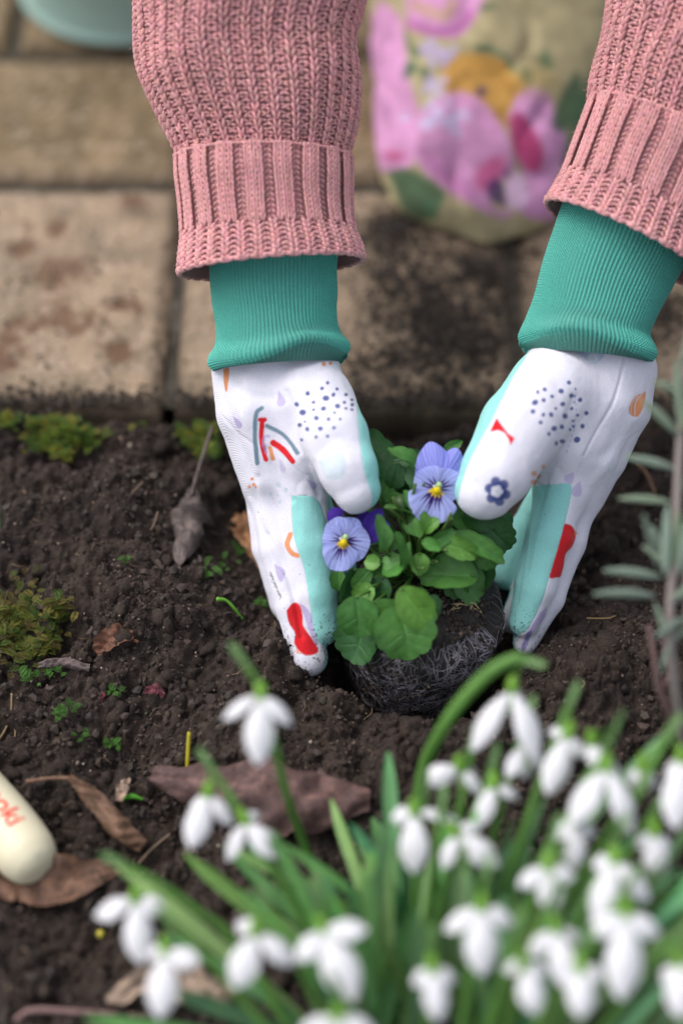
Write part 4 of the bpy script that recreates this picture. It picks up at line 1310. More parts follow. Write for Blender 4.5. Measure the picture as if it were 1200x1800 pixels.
# order: rows from centre out to rim, then down the side
rowsv = [caps[i] for i in range(len(caps) - 1, -1, -1)] + [v[i * 140:(i + 1) * 140] for i in range(70)]
bot = ball_pt(np.arange(140) / 140 * 2 * np.pi, np.ones(140)); bc = bot.mean(0)
rowsv += [bc + (bot - bc) * .5, bc + (bot - bc) * .02]
allv = np.vstack(rowsv)
cc = np.tile((.026, .021, .020), (len(allv), 1))
rc = np.random.default_rng(77); m_ = 2600
aa_ = rc.uniform(0, 6.283, m_); q_ = np.sqrt(rc.random(m_)); e_ = ball_pt(aa_, np.zeros(m_)); tp_ = BALL3 + (e_ - BALL3) * q_[:, None] * .97
tp_[:, 2] += .0105 * np.sqrt(1 - (q_ * .97) ** 2) + .003 * rc.random(m_)
sd2 = ball_pt(rc.uniform(0, 6.283, 1400), rc.uniform(0, 1, 1400), .0006); tp_ = np.vstack([tp_, sd2]); m_ = len(tp_)
cr_ = .0005 + .0014 * rc.random(m_) ** 2
vv_ = tp_[:, None] + ocv[None] * (1 + .35 * rc.standard_normal((m_, 6, 1)).clip(-1, 1)) * cr_[:, None, None]
link('compost_crumbs', mesh_np('compost_crumbs', vv_.reshape(-1, 3), None, (ocf[None] + (np.arange(m_) * 6)[:, None, None]).reshape(-1, 3), smooth=False, mats=[m_crumb.m], col=np.repeat(np.array((.036, .026, .021)) * np.exp(.55 * rc.normal(size=(m_, 1))), 6, 0)), viola, kind='stuff')
link('root_ball', mesh_np('root_ball', allv, grid_faces(140, len(rowsv), True), mats=[m_compost.m], col=cc), viola, kind=None)
# fine roots wrapping the ball: joined, nobody could count them
g = Geo(); r = np.random.default_rng(21)
def wrap_pt(a, h, off):               # h below 0 runs on over the shoulder onto the top
    p = ball_pt(a, np.maximum(h, 0), off)
    k = np.clip(-h, 0, .8)[..., None]
    q = BALL3 + (p - BALL3) * (1 - k); q[..., 2] += .010 * np.sqrt(np.clip(1 - (1 - k[..., 0]) ** 2, 0, 1)) * (k[..., 0] > 0)
    return q


for k in range(760):
    a = r.uniform(0, 2 * np.pi) if k % 3 == 0 else -np.pi / 2 + .3 + r.normal() * .9
    h = r.uniform(-.25, .97)
    n = 12
    th = r.normal() * .9 + (np.pi if r.random() < .5 else 0)
    ln = r.uniform(.12, .75) * (1 if k % 4 else 1.5)
    s = np.linspace(0, 1, n)
    cv_ = r.normal() * 1.3
    aa = a + ln * np.cos(th + cv_ * s) * s + .05 * vnoise(s * 6, s * 0 + k, s=3)
    h2 = np.clip(h + .75 * ln * np.sin(th + cv_ * s) * s + .05 * vnoise(s * 6, s * 0 + k, s=4), -.5, .99)
    dens = .5 + .9 * float(vnoise(np.array([a * 2.5]), np.array([h * 4]), s=6)[0])
    if dens < .30: continue
    c = np.array((.40, .37, .40)) * r.uniform(.15, 1.0) ** 1.3 * min(1, .35 + dens)
    g.tube(wrap_pt(aa, h2, .0002 + .0008 * r.random()), r.uniform(.00010, .00024) * (1.7 if r.random() < .08 else 1), 4, n, c=c)
for k in range(60):                    # denser branching webs
    a0 = -np.pi / 2 + .2 + r.normal() * .8; h0 = r.uniform(.0, .85); th0 = r.uniform(0, 6.28)
    for j in range(int(r.integers(6, 16))):
        th = th0 + r.normal() * .7; ln = r.uniform(.06, .30); s = np.linspace(0, 1, 7)
        aa = a0 + r.normal() * .03 + ln * np.cos(th) * s + .02 * vnoise(s * 5, s * 0 + k * 20 + j, s=5); hh_ = np.clip(h0 + r.normal() * .03 + ln * .7 * np.sin(th) * s, -.4, .98)
        g.tube(wrap_pt(aa, hh_, .0006), .00013, 3, 7, c=np.array((.62, .56, .64)) * r.uniform(.4, 1.0))
link('fine_roots', g.mesh('fine_roots', m_root.m), viola, kind='stuff')
# pale thatch of broken roots on top right
g = Geo()
for x0, y0, x1, y1, w in [(790, 1062, 846, 1077, .0006), (812, 1056, 788, 1092, .0008), (800, 1070, 822, 1082, .0006), (808, 1080, 816, 1118, .0003), (770, 1116, 792, 1128, .0005), (790, 1090, 806, 1060, .0007), (820, 1060, 845, 1075, .0004), (798, 1066, 780, 1100, .0004), (830, 1064, 822, 1090, .0004), (772, 1098, 790, 1092, .0004)]:
    p0, p1 = W(x0, y0, .022), W(x1, y1, .018); m_ = (p0 + p1) / 2 + np.array((0, .001, .0025))
    g.tube([p0, m_, p1], w, 5, 8, c=(.50, .38, .20))
g.tube([W(755, 1135, .02), W(768, 1138, .021), W(782, 1146, .019)], .0016, 6, 8, c=(.22, .10, .03))
link('dry_root_thatch', g.mesh('dry_root_thatch', m_root.m), viola)


def leaf_mesh(L, Wd, col, teeth=8, cup=.12, curl=.25, vein=(1.35, 1.3, 1.5), seed=0, base_narrow=.55, thick=.0):
    """crenate leaf along +x, face +z"""
    na, nr = 72, 9
    th = np.arange(na) / na * 2 * np.pi
    rho = np.linspace(0, 1, nr) ** .8
    RH, TH = np.meshgrid(rho, th, indexing='ij')
    lobes = np.abs(np.sin((TH * teeth / np.pi * .9 + .5) * np.pi + .2 * np.sin(seed + TH))) ** .55
    fade = np.clip((np.cos(TH) + .85) * 1.6, 0, 1)
    sc = 1 + (.13 * (lobes - .75)) * fade * RH ** 2
    ex = .5 * L * (1 + np.cos(TH) * RH * sc) - .5 * L * 0
    tp = 1 - .22 * np.cos(TH) * base_narrow - .45 * np.clip(-np.cos(TH) - .55, 0, 1)
    y = .5 * Wd * np.sign(np.sin(TH)) * np.abs(np.sin(TH)) ** .88 * RH * sc * tp * 1.05
    x = ex + .03 * L * (1 - RH)
    U = x / L; S = y / (Wd / 2)
    z = cup * Wd * S ** 2 - curl * L * (U - .35) ** 2 + .03 * L * np.sin(TH * 3 + seed) * RH ** 2
    z = z + .016 * Wd * np.sin(TH * teeth + seed) * RH ** 3 * fade - .045 * Wd * np.exp(-(S / .10) ** 2) * (1 - U * .7)
    q_ = (U * 5.0 - np.abs(S) * 1.3) % 1.0
    sv = np.exp(-((q_ - .5) / .09) ** 2)
    z = z - .012 * Wd * sv
    vn = np.clip(np.exp(-(S / .055) ** 2) * (1 - U * .6) + .45 * sv * (np.abs(S) < .8), 0, 1)
    c = np.array(col)[None, None] * (1 + vn[..., None] * (np.array(vein) - 1))
    c = c * (1 + .20 * fbm(U * 4 + seed, S * 2.5, o=2, s=seed))[..., None] * (1 - .18 * np.exp(-((1 - RH) / .12) ** 2))[..., None]
    return np.stack([x, y, z], -1).reshape(-1, 3), grid_faces(na, nr, True), c.reshape(-1, 3)


def place(v, base, tip, nrm, roll=0.0):
    x = tip - base; x = x / np.linalg.norm(x)
    n = nrm - x * np.dot(nrm, x); n /= np.linalg.norm(n)
    if roll:
        n = n * math.cos(roll) + np.cross(x, n) * math.sin(roll)
    y = np.cross(n, x)
    return v @ np.stack([x, y, n]) + base


CAMDIR = c2w([0, 0, 1.]) - c2w([0, 0, 0.])          # towards the lens
CROWN = W(735, 990, .012)
LG = (.135, .315, .055); MG = (.085, .235, .048); DG = (.040, .130, .036)
# base px, tip px, width px, t base, t tip, colour, roll, curl, teeth
LEAVES = [
    (702, 1062, 722, 1160, 106, .052, .050, MG, .0, .35, 5), (704, 1035, 757, 1104, 64, .076, .066, (.16, .36, .06), .15, .3, 5),
    (838, 1012, 734, 1008, 66, .050, .046, MG, .0, .25, 5), (800, 990, 842, 1060, 62, .038, .034, MG, -.2, .3, 5),
    (775, 952, 842, 976, 38, .060, .058, LG, .3, .45, 5), (792, 938, 890, 985, 38, .054, .050, (.09, .25, .05), -.2, .4, 5),
    (626, 1048, 632, 1122, 72, .046, .040, (.07, .21, .045), .1, .3, 5), (640, 1098, 618, 1166, 82, .030, .026, DG, .0, .2, 6), (652, 1060, 700, 1120, 70, .044, .04, MG, 0, .2, 5),
    (672, 1015, 668, 1062, 40, .048, .045, DG, .2, .3, 4), (622, 1000, 600, 1062, 40, .036, .030, DG, -.5, .3, 4), (594, 1000, 596, 1040, 28, .034, .03, MG, .3, .2, 4),
    (710, 985, 670, 1005, 50, .060, .058, (.07, .23, .035), .1, .35, 4), (668, 988, 640, 990, 28, .056, .054, LG, .0, .2, 4), (672, 972, 668, 905, 34, .064, .070, (.085, .24, .05), .8, .5, 3),
    (737, 972, 738, 1012, 32, .058, .056, LG, .0, .3, 4), (710, 1000, 700, 936, 24, .060, .070, (.06, .19, .03), .7, .3, 3), (726, 1000, 716, 955, 24, .055, .060, MG, -.5, .3, 3),
    (850, 918, 898, 968, 62, .040, .030, DG, .0, .3, 6), (790, 905, 838, 912, 50, .050, .040, MG, .0, .3, 5), (735, 828, 684, 786, 44, .050, .056, MG, .4, .4, 4),
    (760, 870, 716, 822, 42, .050, .052, DG, -.4, .4, 4), (738, 908, 678, 885, 20, .055, .062, MG, .6, .4, 3), (700, 860, 640, 752, 52, .018, .012, DG, .2, .2, 5), (780, 790, 812, 776, 18, .028, .03, MG, .3, .3, 4),
    (735, 900, 712, 862, 28, .056, .058, MG, .5, .4, 4), (742, 935, 770, 912, 26, .060, .062, LG, -.2, .4, 4), (748, 940, 745, 900, 26, .060, .066, LG, .2, .3, 4), (756, 955, 800, 935, 26, .062, .060, (.08, .24, .05), .3, .4, 4),
    (742, 950, 775, 965, 22, .066, .066, (.09, .27, .05), 0, .3, 3), (738, 945, 728, 912, 20, .064, .066, (.08, .22, .04), -.3, .3, 3), (715, 905, 728, 940, 26, .05, .054, MG, .2, .3, 4),
    (700, 910, 690, 865, 34, .046, .05, MG, -.2, .3, 5), (690, 860, 700, 815, 34, .040, .046, DG, .2, .3, 5), (665, 880, 690, 840, 40, .034, .038, MG, -.2, .3, 5), (690, 815, 745, 800, 34, .036, .040, DG, .0, .2, 5),
    (650, 1000, 620, 1035, 30, .050, .046, MG, -.2, .3, 4), (582, 895, 600, 930, 34, .02, .02, DG, .2, .3, 4), (860, 985, 830, 1040, 50, .030, .028, DG, .2, .3, 5), (880, 905, 900, 940, 36, .03, .02, DG, .0, .3, 5),
    (690, 1075, 662, 1110, 44, .046, .042, LG, .2, .3, 5), (745, 1050, 772, 1088, 40, .044, .040, DG, -.2, .3, 5), (790, 1010, 812, 1052, 44, .040, .036, MG, .2, .3, 5), (655, 1030, 622, 1060, 38, .052, .048, LG, .3, .4, 4), (840, 960, 868, 1000, 40, .044, .038, MG, .3, .3, 5),
    (812, 905, 870, 925, 40, .046, .040, (.03, .11, .02), -.1, .3, 5)]
r = np.random.default_rng(4)
for k in range(34):
    a = r.uniform(0, 2 * np.pi); q = r.uniform(.25, 1)
    bx, by = 728 + 60 * q * math.cos(a), 935 + 85 * q * math.sin(a)
    LEAVES.append((bx, by, bx + 42 * math.cos(a + r.normal() * .5), by + 42 * math.sin(a + r.normal() * .5), r.uniform(22, 42), .026, .028 + .01 * r.random(), DG if r.random() < .6 else MG, r.normal() * .5, .3, 4))
for i, (bx, by, tx, ty, wd, t0, t1, c, roll, curl, teeth) in enumerate(LEAVES):
    if by < 1040: t0 -= .014; t1 -= .014
    b, t = W(bx, by, t0), W(tx, ty, t1)
    L = np.linalg.norm(t - b); wm = wd * (D0 - t0) / FPX
    lv, lq, lc = leaf_mesh(L, wm, c, teeth=teeth, curl=curl * .6, cup=.10 + .08 * (i % 3), seed=i)
    nrm = CAMDIR * .6 + np.array((0, 0, .6)) + .24 * np.array(r.normal(size=3))
    lv = place(lv, b, t, nrm, roll)
    g = Geo(); g.add(lv, lq, c=lc)
    mid = (b + CROWN) / 2 + np.array((0, 0, -.004))
    g.tube([b + (t - b) * .03, mid, CROWN + np.array((0, 0, -.012)) + .004 * r.normal(size=3)], .0009, 5, 8, c=(.07, .16, .03))
    link('leaf', g.mesh('leaf', m_leaf.m), viola)
# stalks in the middle of the plant
g = Geo()
for k in range(22):
    a = r.uniform(0, 2 * np.pi)
    p1 = W(735 + 60 * math.cos(a), 925 + 75 * math.sin(a), .035 + .02 * r.random())
    g.tube([CROWN + np.array((0, 0, -.02)) + .006 * r.normal(size=3), (CROWN + p1) / 2 + .004 * r.normal(size=3), p1], .0010, 6, 10, c=(.05 + .03 * r.random(), .13, .03))
link('stalks', g.mesh('stalks', m_stem.m), viola, kind='stuff')

BLUE = np.array((.35, .39, .74)); BLUE2 = np.array((.24, .25, .64)); DVI = np.array((.035, .006, .13)); YEL = np.array((.90, .62, .01))


def petal_fan(cx, cy, tip, width, t, tt, col, rays, seed, parent, name='petal', yellow=0.0, ruff=.05, base_col=None):
    """petal from (cx,cy) to tip (photo px); width in px"""
    b, e = W(cx, cy, t), W(*tip, tt)
    L = np.linalg.norm(e - b); wm = width * (D0 - t) / FPX
    nu, nv = 57, 41
    U, S = np.meshgrid(np.linspace(0, 1, nv), np.linspace(-1, 1, nu), indexing='ij')
    ang = S * np.arctan2(wm * .5, L * .52) * 1.0
    edge = (np.cos(S * np.pi / 2 * .985) ** .42)
    rad = U
    x = L * (rad * (.20 + .80 * edge)) * (1 - .02 * np.cos(S * 6 + seed) * U)
    y = S * wm / 2 * np.sin(np.pi / 2 * rad ** .72) * (.35 + .65 * np.sin(np.pi / 2 * rad))
    z = ruff * L * np.sin(S * 5 + seed) * U ** 2 - .16 * L * (U - .3) ** 2 + .05 * L * (S ** 2) * U + .008 * L * np.sin(S * 22) * U
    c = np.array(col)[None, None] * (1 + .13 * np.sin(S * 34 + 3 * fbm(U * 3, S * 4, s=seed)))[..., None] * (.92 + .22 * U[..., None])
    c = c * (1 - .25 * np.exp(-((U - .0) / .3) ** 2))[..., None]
    rn = np.random.default_rng(seed)
    if rays:
        for k in range(rays):
            a0 = (-.72 + 1.44 * (k + .5) / rays) + rn.normal() * .03
            ln = rn.uniform(.58, .82) * (1 - .25 * abs(a0))
            yy = y / (wm / 2); xx = x / L
            th = np.arctan2(yy * .8, xx + .08)
            th0 = a0 * .95
            dd = np.abs(th - th0) * np.hypot(xx, yy)
            k_ = np.clip((np.minimum(.046 * (1 - (U / ln) ** 2), .12 * U) - dd) / .012 + .5, 0, 1) * (U < ln) * (U > .07)
            c = c * (1 - k_[..., None]) + DVI * k_[..., None]
    if yellow:
        k_ = np.clip((yellow - U + .05 * np.sin(S * 14)) / .04, 0, 1)[..., None]
        c = c * (1 - k_) + YEL * k_
    v = np.stack([x, y, z], -1).reshape(-1, 3)
    nrm = CAMDIR * .9 + np.array((0, 0, .15)) + np.array((0, -.12, 0))
    v = place(v, b, e, nrm)
    return link(name, mesh_np(name, v, grid_faces(nu, nv), mats=[m_petal.m], col=c.reshape(-1, 3)), parent)


def viola_flower(c, petals, t, label, stalk, back=None, eye=None):
    fl = link('flower', None, viola, label=label)
    for (tx, ty, wd, dt, rays, yl, colr) in petals:
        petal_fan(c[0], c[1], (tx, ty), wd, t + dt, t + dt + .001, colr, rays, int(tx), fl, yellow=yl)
    g = Geo()
    p = W(c[0] + 2, c[1] - 2, t + .0022)
    u = np.linspace(0, np.pi, 7); w_ = np.arange(10) / 10 * 2 * np.pi
    UU, WW = np.meshgrid(w_, u)
    for (ox, oy, rx, col) in [(3, -6, .0018, (.55, .75, .35)), (-5, -3, .0010, (.75, .80, .70)), (6, -4, .0009, (.75, .80, .70)), (0, 4, .0024, (.85, .66, .02))]:
        q = W(c[0] + ox, c[1] + oy, t + .0016)
        s = np.stack([np.sin(WW) * np.cos(UU), np.sin(WW) * np.sin(UU), np.cos(WW)], -1).reshape(-1, 3) * rx
        g.add(s + q, grid_faces(10, 7, True), c=col)
    link('eye', g.mesh('eye', m_petal.m), fl)
    g = Geo(); g.tube([W(c[0] + 3, c[1] + 4, t - .011), W((c[0] + stalk[0]) / 2 + 4, (c[1] + stalk[1]) / 2 - 6, t - .020), W(*stalk, .006)], .0009, 6, 14, c=(.07, .17, .03))
    link('flower_stalk', g.mesh('flower_stalk', m_stem.m), fl)
    return fl


viola_flower((768, 858), [(757, 778, 70, -.0035, 0, 0, BLUE2 * 1.25), (806, 790, 56, -.0042, 0, 0, BLUE2 * 1.15), (732, 832, 66, -.0012, 4, 0, BLUE), (812, 842, 62, -.0018, 4, 0, BLUE * .95), (746, 919, 90, .0006, 7, .24, BLUE * 1.05)],
             .044, 'upper viola flower, lilac blue with dark whiskers and a yellow eye', (742, 950))
viola_flower((604, 950), [(584, 912, 58, -.002, 0, 0, BLUE * .95), (626, 912, 58, -.0025, 4, 0, BLUE), (648, 965, 70, -.0004, 5, 0, BLUE * 1.02), (566, 946, 50, -.0012, 4, 0, BLUE * .98), (590, 1004, 66, .0006, 6, .26, BLUE * 1.05)],
             .041, 'lower viola flower beside the left glove, lilac blue with dark whiskers', (700, 985))
VI = np.array((.10, .04, .42))
fb = link('flower', None, viola, label='half hidden deep violet flower seen from behind')
petal_fan(640, 960, (668, 895), 44, .034, .036, VI, 0, 41, fb); petal_fan(645, 955, (640, 898), 40, .031, .033, VI * .7, 0, 42, fb); petal_fan(600, 915, (578, 898), 36, .032, .033, VI * .8, 0, 43, fb); petal_fan(655, 950, (680, 915), 34, .032, .033, VI * 1.1, 0, 44, fb)
g = Geo(); g.tube([W(645, 960, .032), W(680, 985, .028), W(725, 990, .02)], .0009, 6, 12, c=(.07, .17, .03)); link('flower_stalk', g.mesh('flower_stalk', m_stem.m), fb)
# bud
bd = Geo(); bp = smooth_path([W(707, 872, .033), W(705, 888, .038), W(708, 902, .038)], 8)
bd.tube(bp, [.002, .0062, .0068, .0055, .002], 10, 12, c=(.05, .11, .03))
link('flower_bud', bd.mesh('flower_bud', m_leaf.m), viola)
# ------------------------------------------------------------------ snowdrops in the foreground
m_snow = Mat('snowdrop_white', rough=.55, spec=.25, attr=True); m_snow.translucent(m_snow.color, .30)
m_blade = Mat('snowdrop_leaf', rough=.45, spec=.35, attr=True); vary(m_blade, .15, 90); m_blade.translucent(m_blade.color, .32)
WH = (.86, .85, .87); GRN = (.20, .42, .05); BL = (.19, .42, .185)


def tepal(g, b, e, wd, out, col=WH, bow=.16):
    """spoon shaped tepal from b to e, width wd, bulging towards 'out'"""
    x = e - b; L = np.linalg.norm(x); x = x / L
    n = out - x * np.dot(out, x); n = n / (np.linalg.norm(n) + 1e-9)
    y = np.cross(n, x)
    nv, nu = 15, 9
    U, S = np.meshgrid(np.linspace(0, 1, nv), np.linspace(-1, 1, nu), indexing='ij')
    w = wd / 2 * np.clip(np.sin(np.pi * U ** 1.25), 0, 1) ** .85 * (1 + .02 * U) + .0004
    z = bow * L * np.sin(np.pi * U) - .55 * w * S ** 2 + .05 * w * np.sin(S * 7 + L * 900)
    P = b + x * (L * U)[..., None] + y * (w * S)[..., None] + n * z[..., None]
    P2 = P - n * .00035
    c = np.array(col)[None, None] * (.96 + .05 * np.sin(S * 14))[..., None] * np.ones((nv, nu, 1))
    k = np.exp(-(U / .06) ** 2)[..., None]
    c = c * (1 - k * .7) + np.array(GRN) * k * .7
    q = grid_faces(nu, nv)
    g.add(P.reshape(-1, 3), q, c=c.reshape(-1, 3)); g.add(P2.reshape(-1, 3), q[:, ::-1], c=c.reshape(-1, 3))


def blade(g, base, tip, wd, sag, c, r, camber=.25):
    m_ = (base + tip) / 2 + np.array((0, 0, sag))
    P = smooth_path([base, base * .7 + m_ * .3 + np.array((0, 0, sag * .3)), m_, tip], 22)
    T, _, _ = frames(P)
    side = np.cross(T, np.array((0.05, -.4, 1.0))); side /= np.linalg.norm(side, axis=1, keepdims=True) + 1e-9
    tw = r.normal() * .5
    N = np.cross(side, T)
    a = tw * np.linspace(0, 1, len(P))[:, None]
    side, N = side * np.cos(a) + N * np.sin(a), N * np.cos(a) - side * np.sin(a)
    s = np.linspace(-1, 1, 7); u = np.linspace(0, 1, len(P))
    w = wd / 2 * np.minimum(1, .55 + u * 1.6) * np.clip((1 - u) * 9, 0.04, 1) ** .5
    V = P[:, None] + side[:, None] * (w[:, None] * s[None])[..., None] + N[:, None] * (camber * w[:, None] * (np.abs(s) ** 1.5)[None])[..., None]
    V2 = V - N[:, None] * .0008 * (1 - np.abs(s[None, :, None]) * .9)
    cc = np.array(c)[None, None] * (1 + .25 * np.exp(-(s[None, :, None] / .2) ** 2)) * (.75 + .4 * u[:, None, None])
    cc = np.clip(cc * np.ones((len(P), 7, 1)), 0, 1)
    q = grid_faces(7, len(P))
    g.add(V.reshape(-1, 3), q, c=cc.reshape(-1, 3)); g.add(V2.reshape(-1, 3), q[:, ::-1], c=cc.reshape(-1, 3))


# ovary px, t, [tepal tips (px, py, dt, width px)], where its stem meets the ground (px), label
FL = [
    ((458, 1218), .200, [(398, 1256, .0, 36), (522, 1270, .004, 42), (450, 1352, .012, 54)], (585, 1600), (428, 1165), 'solitary snowdrop standing highest on the left, in front of the white glove'),
    ((366, 1392), .190, [(325, 1432, -.004, 34), (404, 1445, .0, 34), (334, 1486, .012, 50)], (560, 1640), (370, 1350), 'snowdrop in front of the left end of the big brown leaf'),
    ((430, 1440), .190, [(455, 1425, -.012, 22), (494, 1500, .006, 46), (402, 1522, .006, 32)], (565, 1650), (400, 1400), 'snowdrop just below and right of the leftmost of the upper pair'),
    ((238, 1578), .215, [(170, 1612, .0, 44), (296, 1598, .0, 40), (246, 1692, .012, 54)], (520, 1760), (215, 1520), 'leftmost snowdrop, on a long arching stem'),
    ((290, 1668), .235, [(356, 1690, .004, 44), (254, 1690, -.01, 30), (280, 1790, .012, 60)], (530, 1790), (300, 1620), 'snowdrop hanging lowest on the left, below the leftmost one'),
    ((448, 1636), .245, [(418, 1618, -.015, 34), (412, 1742, .010, 58), (512, 1694, .0, 50)], (600, 1860), (470, 1590), 'snowdrop left of the pair at the bottom centre'),
    ((566, 1630), .245, [(648, 1630, .0, 54), (516, 1690, .004, 50), (622, 1758, .014, 68)], (630, 1860), (560, 1580), 'snowdrop right of the pair at the bottom centre'),
    ((592, 1786), .285, [(530, 1822, .0, 50), (660, 1818, .0, 50), (595, 1880, .01, 60)], (660, 1960), (592, 1740), 'snowdrop cut by the bottom edge of the picture'),
    ((900, 1208), .190, [(828, 1318, .006, 42), (944, 1330, .008, 56), (906, 1225, -.02, 24)], (745, 1420), (920, 1162), 'highest snowdrop on the right, on a thick arching stem'),
    ((728, 1424), .200, [(684, 1444, -.002, 34), (800, 1440, -.004, 30), (722, 1536, .010, 50)], (690, 1640), (745, 1390), 'snowdrop at the left edge of the right hand clump'),
    ((800, 1462), .205, [(872, 1518, .006, 46), (778, 1530, .006, 34), (840, 1445, -.01, 30)], (720, 1660), (775, 1420), 'snowdrop spreading just right of the clump edge'),
    ((808, 1346), .185, [(752, 1370, .002, 36), (850, 1392, -.004, 26), (838, 1362, -.01, 20)], (760, 1600), (830, 1310), 'small snowdrop bud opening under the arching stem'),
    ((868, 1376), .190, [(848, 1452, .008, 32), (902, 1400, .0, 24), (845, 1400, -.006, 22)], (800, 1620), (865, 1345), 'small drooping snowdrop below the arching stem'),
    ((922, 1304), .190, [(884, 1370, .006, 34), (952, 1340, -.004, 30), (930, 1370, 0, 30)], (850, 1600), (925, 1262), 'snowdrop tucked behind the tall right one'),
    ((998, 1288), .195, [(962, 1282, -.004, 28), (962, 1396, .010, 44), (1018, 1340, .0, 36)], (900, 1620), (1000, 1236), 'narrow snowdrop beneath a pale green spathe'),
    ((1040, 1302), .200, [(1054, 1350, .004, 36), (1020, 1330, -.01, 30), (1066, 1330, -.01, 24)], (930, 1640), (1075, 1285), 'small arched snowdrop behind the large one on the right'),
    ((1066, 1346), .215, [(1000, 1454, .012, 58), (1104, 1466, .010, 50), (1078, 1350, -.018, 40)], (960, 1680), (1068, 1310), 'largest snowdrop in the middle of the right clump'),
    ((1128, 1346), .200, [(1100, 1380, .0, 32), (1158, 1385, .0, 30), (1130, 1400, .006, 30)], (1030, 1640), (1165, 1300), 'pale snowdrop half hidden between two larger ones'),
    ((1196, 1330), .215, [(1165, 1360, -.006, 34), (1180, 1462, .012, 54), (1245, 1400, .0, 46)], (1100, 1680), (1175, 1290), 'snowdrop at the right edge of the picture'),
    ((964, 1520), .235, [(910, 1560, .002, 42), (1016, 1545, .0, 42), (972, 1606, .008, 40)], (900, 1760), (970, 1470), 'open snowdrop in the middle of the clump'),
    ((1080, 1508), .235, [(1034, 1520, -.004, 40), (1144, 1580, .006, 54), (1052, 1630, .012, 56)], (1000, 1760), (1085, 1465), 'snowdrop leaning right in the middle of the right clump'),
    ((1100, 1602), .255, [(1030, 1640, .0, 52), (1156, 1640, .0, 48), (1098, 1755, .014, 66)], (1040, 1880), (1102, 1555), 'largest snowdrop at the bottom right'),
    ((846, 1592), .245, [(776, 1640, .0, 46), (896, 1618, -.002, 42), (850, 1722, .012, 58)], (850, 1860), (852, 1540), 'snowdrop with two raised petals at the bottom, right of centre'),
    ((976, 1630), .250, [(926, 1680, .0, 40), (1008, 1745, .012, 56), (1030, 1650, -.01, 36)], (930, 1860), (968, 1580), 'snowdrop hanging between the two lowest large ones'),
    ((920, 1694), .262, [(880, 1700, -.01, 30), (946, 1776, .010, 44), (960, 1712, -.006, 28)], (900, 1900), (905, 1640), 'small narrow snowdrop near the bottom right'),
    ((1010, 1440), .215, [(972, 1470, 0, 34), (1042, 1462, 0, 32), (1012, 1530, .008, 40)], (930, 1700), (1016, 1400), 'snowdrop in the gap above the open middle one'),
    ((1020, 1700), .262, [(980, 1725, 0, 40), (1062, 1722, 0, 40), (1024, 1800, .01, 50)], (960, 1900), (1022, 1660), 'snowdrop low on the right, its tips cut by the picture edge'),
    ((760, 1700), .262, [(722, 1730, 0, 36), (800, 1722, 0, 36), (762, 1790, .008, 46)], (760, 1900), (758, 1660), 'snowdrop low in the middle, between the two bottom groups'),
    ((1150, 1460), .215, [(1118, 1490, 0, 34), (1184, 1492, 0, 34), (1150, 1545, .008, 42)], (1060, 1720), (1152, 1420), 'snowdrop near the right edge above the lowest large one'),
    ((1192, 1690), .265, [(1160, 1740, .0, 40), (1200, 1800, .01, 50), (1240, 1720, 0, 40)], (1130, 1900), (1190, 1640), 'snowdrop at the lower right corner'),
]
r = np.random.default_rng(8)
GRP = 'snowdrops in the foreground clump'
BASES = []
